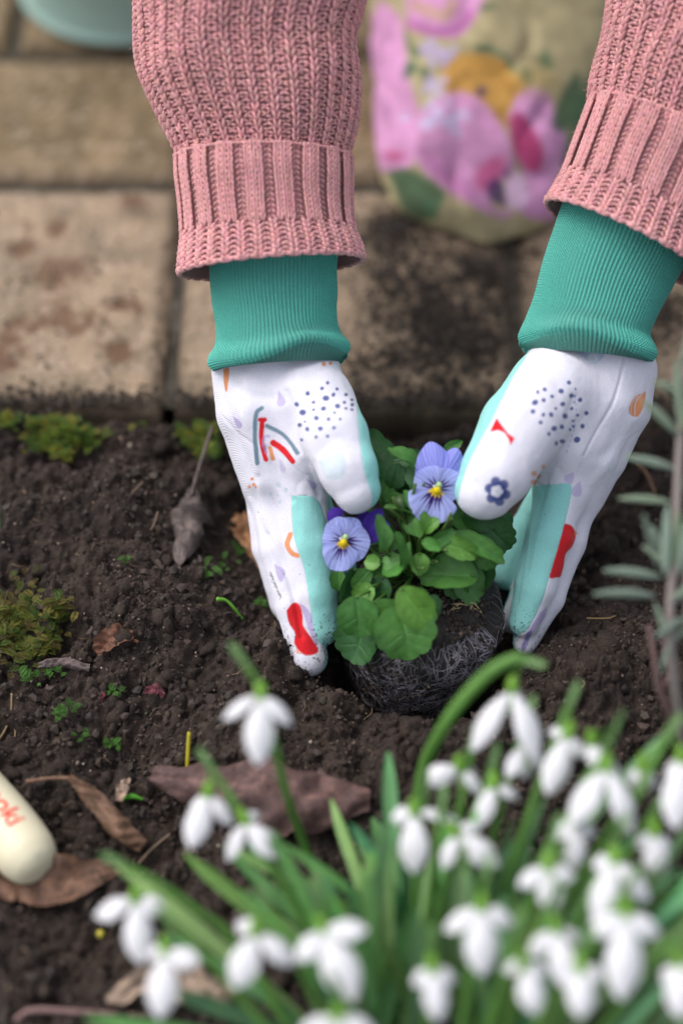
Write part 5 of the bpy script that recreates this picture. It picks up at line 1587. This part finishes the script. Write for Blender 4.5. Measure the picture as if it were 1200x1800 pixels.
for i, (ov, t, tips, gr, sp, lab) in enumerate(FL):
    O = W(*ov, t)
    # stems rise from the clump floor
    gb = gz(min(gr[0], 1150), min(gr[1] + 60, 1790)) if gr[1] < 1740 else gz(gr[0], 1780) + np.array((0, -.03, 0))
    # keep stem roots within the clump
    cxm, cym = .085, -.335
    gb = np.array((.040 + (np.clip(gb[0], -.05, .23) - .045) * .42, np.clip(gb[1] - .05, -.385, -.27), -.02))
    BASES.append(gb)
    th = empty('snowdrop', gb, lab, 'snowdrop', GRP)
    fl = link('flower', None, th)
    ovr = .0032
    down = np.array((0, 0, -1.0))
    cen = np.mean([W(a, b, t + dt) for a, b, dt, w in tips], axis=0)
    ax = cen - O; ax /= np.linalg.norm(ax)
    for a, b, dt, w in tips:
        g = Geo()
        e = W(a, b, t + dt)
        e = e + r.normal(size=3) * .0012; w = w * r.uniform(.88, 1.08)
        out = (e - O); out = out - ax * np.dot(out, ax) + CAMDIR * .006 + np.array((0, 0, .006))
        tepal(g, O + ax * .001, e, .97 * w * (D0 - t) / FPX, out, bow=.15)
        link('outer_petal', g.mesh('outer_petal', m_snow.m), fl)
    g = Geo()
    for k in range(3):
        a = k * 2.1 + i
        s = np.array((math.cos(a), math.sin(a), 0)) * .003
        tepal(g, O + ax * .002, O + ax * .013 + s, .0065, s + .0001, col=(.55, .68, .42), bow=.1)
    link('inner_petals', g.mesh('inner_petals', m_snow.m), fl)
    g = Geo(); g.tube([O - ax * .006, O - ax * .002, O + ax * .003], [.0018, ovr, .0030], 9, 8, c=GRN); link('ovary', g.mesh('ovary', m_blade.m), fl)
    # stem, spathe
    S = W(*sp, t - .004)
    g = Geo()
    ctl = [gb, gb * .55 + S * .45 + np.array((0, 0, .012)), gb * .2 + S * .8 + np.array((0, 0, .010)), S]
    if i == 0: ctl = [gb, W(548, 1520, .12), W(505, 1400, .16), W(478, 1290, .188), W(452, 1200, .196), S]
    if i == 3: ctl = [gb, W(430, 1680, .19), W(345, 1600, .20), W(265, 1545, .208), S]
    if i == 8: ctl = [gb, W(735, 1400, .13), W(778, 1280, .165), W(850, 1190, .182), W(905, 1158, .186), S]
    g.tube(ctl, [.0026, .0024, .0022, .0017] if i != 8 else [.0032, .0036, .0036, .0028], 8, 30, c=(.15, .33, .07))
    link('stem', g.mesh('stem', m_blade.m), th)
    g = Geo(); g.tube([S, (S + O) / 2 + np.array((0, 0, .004)), O - ax * .006], .0007, 5, 8, c=(.12, .26, .05)); link('flower_stalk', g.mesh('flower_stalk', m_blade.m), th)
    g = Geo(); d = S - ctl[-2]; d = d / np.linalg.norm(d)
    blade(g, S - d * .006, S + d * .012 + np.array((0, -.002, .004)), .0042, .001, (.22, .38, .14), r); link('spathe', g.mesh('spathe', m_blade.m), th)

# leaf blades: (base px), (tip px, t), width px — each belongs to the nearest snowdrop
BLD = [((640, 1640), (682, 1322), .135, 36), ((625, 1640), (582, 1405), .12, 30), ((560, 1680), (325, 1500), .17, 40), ((570, 1640), (430, 1480), .14, 30), ((600, 1700), (470, 1600), .16, 34), ((560, 1760), (200, 1515), .19, 36),
       ((520, 1790), (290, 1640), .19, 30), ((480, 1800), (150, 1790), .22, 30), ((560, 1800), (300, 1740), .22, 42), ((640, 1680), (660, 1480), .14, 28), ((610, 1660), (545, 1500), .12, 26), ((700, 1700), (760, 1500), .15, 30),
       ((900, 1640), (1165, 1290), .18, 28), ((1000, 1640), (1215, 1540), .20, 40), ((1000, 1700), (1230, 1600), .21, 34), ((1060, 1760), (1240, 1640), .22, 42), ((1080, 1740), (1225, 1430), .20, 34), ((840, 1650), (900, 1440), .16, 28),
       ((880, 1650), (960, 1400), .17, 24), ((780, 1650), (840, 1400), .16, 26), ((930, 1650), (1040, 1400), .17, 30), ((1140, 1780), (1240, 1500), .22, 30)]
for k in range(200):
    bx = r.uniform(600, 1200); by = r.uniform(1500, 1800)
    a = (bx - 720) / 420 + r.normal() * .5
    ln = r.uniform(110, 230)
    BLD.append(((bx, by), (bx + ln * math.sin(a) * 1.3, by - ln * math.cos(a) * .55 + 20), r.uniform(.10, .24), r.uniform(22, 42)))
roots = [o for o in COL.objects if o.name.split('.')[0] == 'snowdrop']
for k, (b, tip, t, w) in enumerate(BLD):
    T_ = W(*tip, t)
    i = int(np.argmin([np.hypot(*(bb[:2] - (T_[:2] + np.array((.0, -.03))))) + .03 * (hash((k * 7 + j) % 13) / 13) for j, bb in enumerate(BASES)]))
    B_ = BASES[i] + np.array((r.normal() * .006, r.normal() * .006, 0))
    if k < 22:
        g_ = gz(b[0], min(b[1] + 40, 1790)); B_ = np.array((g_[0] * .35 + BASES[i][0] * .65, min(g_[1] - .03, -.21), -.02))
    g = Geo()
    c = np.array(BL) * r.uniform(.6, 1.3) * np.array((r.uniform(.8, 1.5), 1, r.uniform(.6, 1.2)))
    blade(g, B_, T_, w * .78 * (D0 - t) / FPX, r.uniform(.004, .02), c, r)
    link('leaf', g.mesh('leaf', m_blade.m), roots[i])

# ------------------------------------------------------------------ lavender at the right edge
m_lav = Mat('lavender_leaf', rough=.75, spec=.2, attr=True); m_lav.b.inputs['Sheen Weight'].default_value = .3; m_lav.bump(m_lav.noise(900, 2), .0004, .5)
m_twig = Mat('twig', rough=.85, spec=.2, attr=True); m_twig.bump(m_twig.noise(700, 4, .7), .0008, .8)
LT = .150
lb = gz(1195, 1420) + np.array((.02, -.005, -.004))
lav = empty('lavender', lb, 'grey green lavender sprig with narrow leaves at the right edge, beside the right glove', 'lavender')
LC = np.array((.17, .225, .16))


def lens_leaf(px0, py0, px1, py1, w, t0, t1, c):
    b, e = W(px0, py0, t0), W(px1, py1, t1)
    k = np.linspace(0, 1, 9); L = np.linalg.norm(e - b)
    pts = b + (e - b) * k[:, None] + np.array((0, 0, .06 * L)) * np.sin(k * np.pi)[:, None]
    wm = .74 * w * (D0 - t0) / FPX / 2
    g = Geo()
    v, q = tube_geo(pts, [wm * .35, wm * .8, wm, wm * .95, wm * .75, wm * .3], 8, 12)
    # flatten towards its own plane
    n = (CAMDIR + np.array((0, 0, .6))); n /= np.linalg.norm(n)
    ctr = b + np.clip(((v - b) @ (e - b)) / L ** 2, 0, 1)[:, None] * (e - b)
    v = v - ((v - ctr) @ n)[:, None] * n * .55
    g.add(v, q, c=c)
    return link('leaf', g.mesh('leaf', m_lav.m), lav)


def lstem(pts, rad, c=(.20, .19, .15)):
    g = Geo(); g.tube(pts, rad, 7, 30, c=c); return link('stem', g.mesh('stem', m_twig.m), lav)


lstem([lb, W(1208, 1330, .10), W(1186, 1210, .135), W(1176, 1090, LT), W(1186, 950, LT), W(1194, 780, LT), W(1212, 560, .15), W(1225, 380, .15)], [.0034, .003, .0026, .0024, .0018], (.26, .22, .20))
lstem([lb + np.array((.004, 0, 0)), W(1230, 1300, .10), W(1215, 1160, .13), W(1206, 1040, LT), W(1210, 900, .14), W(1232, 700, .14)], [.003, .0026, .002, .0016], (.26, .21, .20))
lstem([lb, W(1200, 1300, .10), W(1160, 1215, .12), W(1150, 1160, .13), W(1140, 1100, .135)], [.0028, .002, .0014], (.22, .14, .13))
lstem([W(1200, 1290, .10), W(1186, 1240, .11), W(1166, 1228, .115), W(1168, 1200, .12), W(1190, 1170, .12)], [.0016, .0016, .0012], (.22, .13, .13))
lstem([W(1198, 1300, .11), W(1182, 1200, .12), W(1165, 1130, .13), W(1170, 1085, .14)], [.002, .0016, .0012], (.24, .16, .15))
for a in [(1188, 825, 1095, 803, 22), (1180, 884, 1086, 876, 18), (1160, 1015, 1060, 1003, 23), (1150, 1048, 1042, 1044, 21), (1196, 694, 1148, 672, 22), (1190, 764, 1128, 704, 24), (1155, 1000, 1130, 905, 20),
          (1165, 1000, 1146, 925, 20), (1168, 1010, 1172, 890, 26), (1178, 1030, 1192, 900, 22), (1192, 1010, 1212, 900, 24), (1205, 1085, 1150, 1120, 18), (1198, 770, 1188, 635, 25), (1172, 1125, 1150, 1060, 14), (1196, 760, 1228, 660, 22),
          (1180, 1000, 1128, 960, 14), (1192, 870, 1240, 800, 22), (1186, 930, 1240, 930, 22), (1176, 1060, 1230, 1020, 20), (1172, 1140, 1206, 1100, 16), (1196, 640, 1230, 560, 22), (1180, 1120, 1160, 1180, 10)]:
    lens_leaf(*a, LT + .004 * r.normal(), LT + .006 + .006 * r.normal(), LC * r.uniform(.75, 1.2) * np.array((1, 1, r.uniform(.85, 1.1))))

# ------------------------------------------------------------------ fallen leaves, twigs and other litter
m_dry = Mat('dead_leaf', rough=.65, spec=.35, attr=True)
f = m_dry.ramp(m_dry.noise(160, 5, .7), [(.3, (.45, .45, .45)), (.55, (1, 1, 1)), (.72, (1.7, 1.6, 1.4))]); m_dry.setc(m_dry.mix(1, m_dry.color, f, 'MULTIPLY')); m_dry.bump(m_dry.noise(420, 4, .7), .0012, .8)


def dry_leaf(name, spine, widths, col, label, cat='dead leaf', curl=.3, lift=.003, stalk=None, seed=0, ragged=.12, mat=None, group=None):
    pts = np.array([gz(x, y) + np.array((0, 0, lift + .0045 + (z[0] if z else 0))) for x, y, *z in spine])
    P = smooth_path(pts, 28)
    T, _, _ = frames(P)
    side = np.cross(T, np.array((0, -.3, 1.0))); side /= np.linalg.norm(side, axis=1, keepdims=True)
    N = np.cross(side, T)
    u = np.linspace(0, 1, 28)
    w = np.interp(u, np.linspace(0, 1, len(widths)), widths) * 1.15 / FPX / 2
    s = np.linspace(-1, 1, 15)
    U, S = np.meshgrid(u, s, indexing='ij')
    rg = 1 + ragged * fbm(U * 9 + seed, np.sign(S) * 3, o=3, s=seed) * 1.6
    W2 = w[:, None] * rg
    th = S * curl * 2.0
    rad = W2 / max(abs(curl) * 2.0, 1e-3)
    yy = np.sin(th) * rad; zz = (1 - np.cos(th)) * rad * (1 if curl > 0 else -1)
    zz = zz + .16 * W2 * np.sin(U * 15 + S * 3 + seed) + .10 * W2 * np.sin(U * 37 - S * 5 + seed) + .0016 * fbm(U * 6, S * 3, o=3, s=seed + 3) - .0012 * np.exp(-(S / .1) ** 2)
    V = P[:, None] + side[:, None] * yy[..., None] + N[:, None] * zz[..., None]
    c = np.array(col)[None, None] * (1 + .45 * fbm(U * 7, S * 3, o=3, s=seed + 7))[..., None]
    vn = np.exp(-(S / .06) ** 2) + .5 * (np.abs(np.sin((U * 7 - np.abs(S)) * np.pi)) < .12)
    c = np.clip(c * (1 + .35 * vn[..., None]), 0.004, 1)
    o = empty(name, pts[0], label, cat, group)
    link('blade', mesh_np('blade', V.reshape(-1, 3), grid_faces(15, 28), mats=[(mat or m_dry).m], col=c.reshape(-1, 3)), o)
    if stalk:
        g = Geo(); g.tube([gz(x, y) + np.array((0, 0, lift + .002 + (z[0] if z else 0))) for x, y, *z in stalk], [.0012, .0010, .0013], 6, 16, c=np.array(col) * 1.2)
        link('stalk', g.mesh('stalk', m_dry.m), o)
    return o


dry_leaf('dead_leaf', [(342, 880, .006), (330, 930, .003), (316, 1008, 0)], [30, 105, 70, 12], (.105, .082, .075), 'grey brown withered leaf with an upright stalk, left of the left glove', curl=-.75, stalk=[(338, 890, .006), (352, 862, .016), (378, 812, .030)], seed=3, ragged=.35)
dry_leaf('dead_leaf', [(425, 925, .006), (435, 965, .004), (462, 1012, 0)], [26, 60, 44, 10], (.26, .13, .06), 'torn tan leaf half buried beside the left glove', curl=.5, seed=5, ragged=.5)
dry_leaf('dead_leaf', [(172, 1160), (200, 1140, .004), (236, 1128)], [18, 46, 44, 18], (.15, .065, .038), 'small reddish brown leaf lying on the soil mound', curl=.45, seed=7, ragged=.2, stalk=[(222, 1134), (236, 1134), (244, 1137)])
dry_leaf('bark_curl', [(70, 1182), (112, 1180, .003), (160, 1186)], [26, 34, 34, 26], (.13, .095, .09), 'curled grey brown strip of bark beside the mossy clump', 'bark', curl=-.95, seed=9, ragged=.12, lift=.004)
dry_leaf('dead_leaf', [(130, 1395, .012), (170, 1430, .010), (215, 1475, .006), (256, 1500, .002)], [14, 44, 50, 34], (.17, .095, .058), 'curled brown leaf with a long stalk, right of the cream handle', curl=-.6, stalk=[(130, 1395, .012), (100, 1388, .008), (50, 1388, .004)], seed=11, ragged=.12)
dry_leaf('dead_leaf', [(-60, 1560), (40, 1556, .004), (120, 1570, .006), (215, 1538, .002)], [60, 110, 90, 20], (.14, .075, .048), 'broad brown leaf under the end of the cream handle', curl=.35, seed=13, ragged=.15)
dry_leaf('dead_leaf', [(268, 1385, .006), (360, 1410, .014), (480, 1425, .016), (560, 1432, .010), (650, 1418, .002)], [40, 125, 150, 125, 50], (.105, .058, .052), 'large purplish brown leaf arched behind the snowdrop buds', curl=-.55, lift=.004, seed=17, ragged=.22)
dry_leaf('dead_leaf', [(190, 1770), (260, 1740, .003), (330, 1735, .004), (410, 1765)], [20, 60, 70, 30], (.34, .25, .19), 'pale bleached leaf fragment under the lowest left snowdrops', curl=.3, seed=19, ragged=.4)
dry_leaf('leaf_fragment', [(213, 1420), (218, 1400, .002), (226, 1380)], [14, 24, 12], (.34, .24, .18), 'pale pinkish scrap of leaf on the soil below the mound', 'leaf scrap', curl=.4, seed=23, ragged=.3)
dry_leaf('dead_leaf', [(165, 1252), (184, 1240, .004), (176, 1255, .002)], [8, 12, 6], (.16, .03, .04), 'tiny crimson leaf on the soil', curl=.4, seed=25)
dry_leaf('dead_leaf', [(255, 1230), (275, 1228, .003), (290, 1236)], [8, 22, 8], (.12, .03, .04), 'tiny dark red leaf right of the crimson one', curl=.3, seed=27)


def litter(name, pts, rad, c, label, cat, sides=6, mat=None):
    P = np.array([gz(x, y) + np.array((0, 0, z)) for x, y, z in pts])
    g = Geo(); g.tube(P, rad, sides, 6 * len(P), c=c)
    o = link(name, g.mesh(name, (mat or m_twig).m)); return tag(o, label, cat)


litter('dry_twig', [(328, 1372, -.002), (331, 1345, .006), (335, 1310, .014)], [.0013, .0014, .0012], (.42, .36, .02), 'short bright yellow twig standing in the soil behind the big brown leaf', 'twig', mat=m_stem)
litter('seedling_shoot', [(426, 1088, .000), (412, 1076, .004), (398, 1064, .005), (382, 1060, .004)], [.0009, .0010, .0009, .0016], (.12, .34, .03), 'curved green shoot with a brown tip, left of the white fingers', 'shoot', mat=m_stem)
litter('green_blade', [(-2, 950, .0), (0, 915, .012), (1, 880, .024)], [.0012, .0016, .0006], (.05, .26, .05), 'single green blade at the left edge of the picture', 'blade of grass', mat=m_stem)
litter('small_green_leaf', [(212, 1410, .002), (232, 1406, .004), (252, 1410, .003)], [.0008, .0020, .0007], (.10, .36, .03), 'small bright green leaf on the pale leaf scrap', 'leaf', mat=m_stem)
litter('reddish_twig', [(28, 1796, .002), (60, 1782, .004), (130, 1784, .004), (260, 1790, .003)], [.0016, .0020, .0018, .0012], (.24, .15, .14), 'pinkish brown twig along the bottom left corner', 'twig')
litter('root_strand', [(22, 1222, .002), (20, 1262, .002), (8, 1290, .002), (-6, 1308, .001)], .0006, (.26, .18, .10), 'thin branching root at the left edge', 'root')
litter('root_strand', [(20, 1262, .002), (28, 1290, .002), (22, 1312, .001)], .0005, (.26, .18, .10), 'short rootlet forking off at the left edge', 'root')
litter('root_strand', [(245, 1520, .002), (268, 1498, .004), (300, 1470, .003)], .0006, (.24, .17, .12), 'thin root right of the curled brown leaf', 'root')
litter('dry_twig', [(1150, 870, .002), (1135, 840, .004), (1118, 818, .003)], .0011, (.20, .12, .08), 'thin reddish twig between the right glove and the lavender', 'twig')
litter('root_strand', [(1030, 1090, .002), (1065, 1092, .003), (1080, 1086, .002)], .0005, (.24, .16, .08), 'hair thin root right of the right glove', 'root')
litter('root_strand', [(1000, 1060, .003), (975, 1048, .003), (960, 1030, .002)], .0005, (.24, .16, .08), 'hair thin root curling behind the right fingertips', 'root')
litter('dry_twig', [(255, 945, .002), (270, 930, .003), (278, 905, .003)], .0006, (.20, .14, .10), 'thin dry twig on the mound beside the withered leaf', 'twig')
litter('dry_twig', [(232, 870, .002), (260, 845, .003)], .0006, (.20, .14, .10), 'short dry twig near the top of the mound', 'twig')
g = Geo(); p = gz(178, 1646); g.tube([p + np.array((0, 0, .001)), p + np.array((.0, .0, .004))], .0024, 8, 5, c=(.42, .36, .05)); tag(link('yellow_seed', g.mesh('yellow_seed', m_stem.m)), 'round yellow seed on the bare soil above the leftmost snowdrop', 'seed')
# pale grit and rootlets sprinkled through the soil
g = Geo(); r = np.random.default_rng(31)
for k in range(420):
    x, y = r.uniform(-.22, .23), r.uniform(-.32, .125)
    if np.hypot(x - BALL[0], y - BALL[1]) < .06: continue
    z = float(soil_full(np.array([x]), np.array([y]))[0])
    if r.random() < .55:
        a = r.uniform(0, 6.28); L = r.uniform(.002, .010)
        g.tube([(x, y, z + .001), (x + L * .5 * math.cos(a), y + L * .5 * math.sin(a), z + .002 + .001 * r.random()), (x + L * math.cos(a + .5), y + L * math.sin(a + .5), z + .0008)], r.uniform(.00012, .0003), 4, 6, c=np.array((.20, .14, .09)) * r.uniform(.5, 1.3))
    else:
        q = icv * (1 + .3 * r.normal(size=(len(icv), 1))) * r.uniform(.0004, .0011)
        g.add(q + np.array((x, y, z + .0006)), None, icf, c=np.array((.30, .24, .19)) * r.uniform(.4, 1.4))
link('grit_and_rootlets', g.mesh('grit_and_rootlets', m_twig.m), kind='stuff')

# ------------------------------------------------------------------ cream wooden handle with red print
m_hand = Mat('cream_varnish', rough=.42, spec=.4, attr=True); m_hand.bump(m_hand.noise(60, 3), .001, .15)
HB = gz(38, 1480); HR = .0178
u = np.array((-.44, .90, 0.0)); u /= np.linalg.norm(u)
e0 = W(60, 1528, .105); e0[2] = float(soil_h(np.array([e0[0]]), np.array([e0[1]]))[0]) + HR + .004
e0 = G(46, 1500, e0[2])
far_ = G(-150, 1240, e0[2] + .002)
u = far_ - e0; u /= np.linalg.norm(u)
s0 = np.cross(u, (0, 0, 1.0)); s0 /= np.linalg.norm(s0); n0 = np.cross(s0, u)
tool = empty('hand_trowel', e0, 'hand trowel lying on the soil with a cream wooden handle printed in red', 'trowel')
prof = [(-.0165, .0003), (-.0163, .004), (-.0150, .0090), (-.0115, .0135), (-.006, .0163), (0, .0176), (.012, .0182), (.03, .0178), (.05, .0165), (.08, .0150), (.11, .0155), (.128, .0135), (.130, .0002)]
pa = smooth_path(np.array(prof), 70)


def lathe(pa, n, c, jit=0):
    a = np.arange(n) / n * 2 * np.pi
    V = e0 + u * pa[:, None, :1] + (np.cos(a)[None, :, None] * s0 + np.sin(a)[None, :, None] * n0) * np.abs(pa[:, None, 1:2])
    return V.reshape(-1, 3), grid_faces(n, len(pa), True)


v, q = lathe(pa, 48, None)
cc = np.tile((.68, .62, .44), (len(v), 1)) * (1 - .12 * np.clip(fbm(v[:, 0] * 120, v[:, 1] * 120, v[:, 2] * 120, o=3, s=4), 0, 1))[:, None]
worn = np.clip((fbm(v[:, 0] * 90, v[:, 1] * 90, v[:, 2] * 90, o=2, s=14) + .35 - np.linalg.norm(v - (e0 - u * .011 + n0 * .012 + s0 * .002), axis=1) / .013) * 4, 0, 1)[:, None]
cc = cc * (1 - .6 * worn) + np.array((.36, .34, .34)) * .6 * worn
link('handle', mesh_np('handle', v, q, mats=[m_hand.m], col=cc), tool)
m_steel = Mat('steel', rough=.3, spec=.5, base=(.45, .46, .47)); m_steel.b.inputs['Metallic'].default_value = 1
v, q = lathe(smooth_path(np.array([(.128, .0002), (.129, .0125), (.15, .0115), (.165, .006), (.20, .0045), (.215, .0045), (.216, .0002)]), 30), 24, None)
link('ferrule', mesh_np('ferrule', v, q, mats=[m_steel.m]), tool)
g = Geo(); uu, ss = np.meshgrid(np.linspace(0, 1, 20), np.linspace(-1, 1, 13), indexing='ij')
wid = .034 * np.clip(np.sin(np.pi * np.clip(uu * .78 + .20, 0, 1)), .02, 1) ** .6
for k in (0, -.0012):
    g.add((e0 + u * (.205 + .15 * uu)[..., None] + s0 * (ss * wid)[..., None] + n0 * (-.010 + .012 * ss ** 2 + k)[..., None]).reshape(-1, 3), grid_faces(13, 20))
link('blade', g.mesh('blade', m_steel.m), tool)
m_red = Mat('red_print', rough=.5, spec=.3, base=(.72, .05, .03))
tc_ = bpy.data.curves.new('lettering', 'FONT'); tc_.body = 'ooki'; tc_.size = .0165; tc_.align_x = 'RIGHT'; tc_.resolution_u = 4; tc_.offset = .00025
to = bpy.data.objects.new('lettering', tc_); COL.objects.link(to)
dg = bpy.context.evaluated_depsgraph_get(); dg.update()
tm = bpy.data.meshes.new_from_object(to.evaluated_get(dg)); bpy.data.objects.remove(to)
b_ = bmesh.new(); b_.from_mesh(tm); bmesh.ops.triangulate(b_, faces=b_.faces[:])
for _ in range(3):
    le = [e for e in b_.edges if e.calc_length() > .0018]
    if not le: break
    bmesh.ops.subdivide_edges(b_, edges=le, cuts=1); bmesh.ops.triangulate(b_, faces=[f for f in b_.faces if len(f.verts) > 3])
b_.to_mesh(tm); b_.free()
bpy.data.curves.remove(tc_)
LU, LA = .0095, 1.05            # where the word ends along the handle, and how far round it sits
for vtx in tm.vertices:
    x, y = vtx.co.x, vtx.co.y - .004
    al = LU - x                                   # along u, the word runs towards the rounded end
    rr = float(np.interp(al, pa[:, 0][:-1], pa[:, 1][:-1])) + .00018
    a = math.pi / 2 + LA * .0 + (y) / rr + LETROT if False else math.pi / 2 - y / rr * -1
    a = math.pi / 2 + (-.10) + (-(y) / rr)
    p = e0 + u * al + (math.cos(a) * s0 + math.sin(a) * n0) * rr
    vtx.co = Vector(p)
tm.materials.clear(); tm.materials.append(m_red.m)
link('lettering', tm, tool)

# ------------------------------------------------------------------ sage green bucket on the paving
m_sage = Mat('sage_enamel', rough=.35, spec=.45, base=srgb(150, 178, 168)); m_sage.bump(m_sage.noise(8, 2), .002, .15)
bc_ = G(222, -26, 0.0); a_ = np.arange(96) / 96 * 2 * np.pi
prof = np.array([(.0, .0005), (.0, .080), (.0, .0885), (.0025, .0915), (.006, .0915), (.009, .0890), (.012, .0880), (.05, .0905), (.12, .096), (.19, .102), (.196, .1055), (.201, .1045), (.198, .100), (.15, .0955), (.05, .0885), (.006, .085), (.006, .0005)])
bk = empty('bucket', bc_, 'pale sage green bucket standing on the paving at the top left', 'bucket')
V = bc_ + np.stack([prof[:, 1][:, None] * np.cos(a_), prof[:, 1][:, None] * np.sin(a_), prof[:, 0][:, None] + 0 * a_ + .002], -1).reshape(-1, 3)
link('pail', mesh_np('pail', V, grid_faces(96, len(prof), True), mats=[m_sage.m]), bk)
g = Geo(); k = np.linspace(-np.pi / 2, np.pi / 2, 30)
g.tube(bc_ + np.stack([.1065 * np.sin(k), .06 * np.cos(k), .19 + .10 * np.cos(k)], -1), .002, 8, 60)
link('handle', g.mesh('handle', m_steel.m), bk)
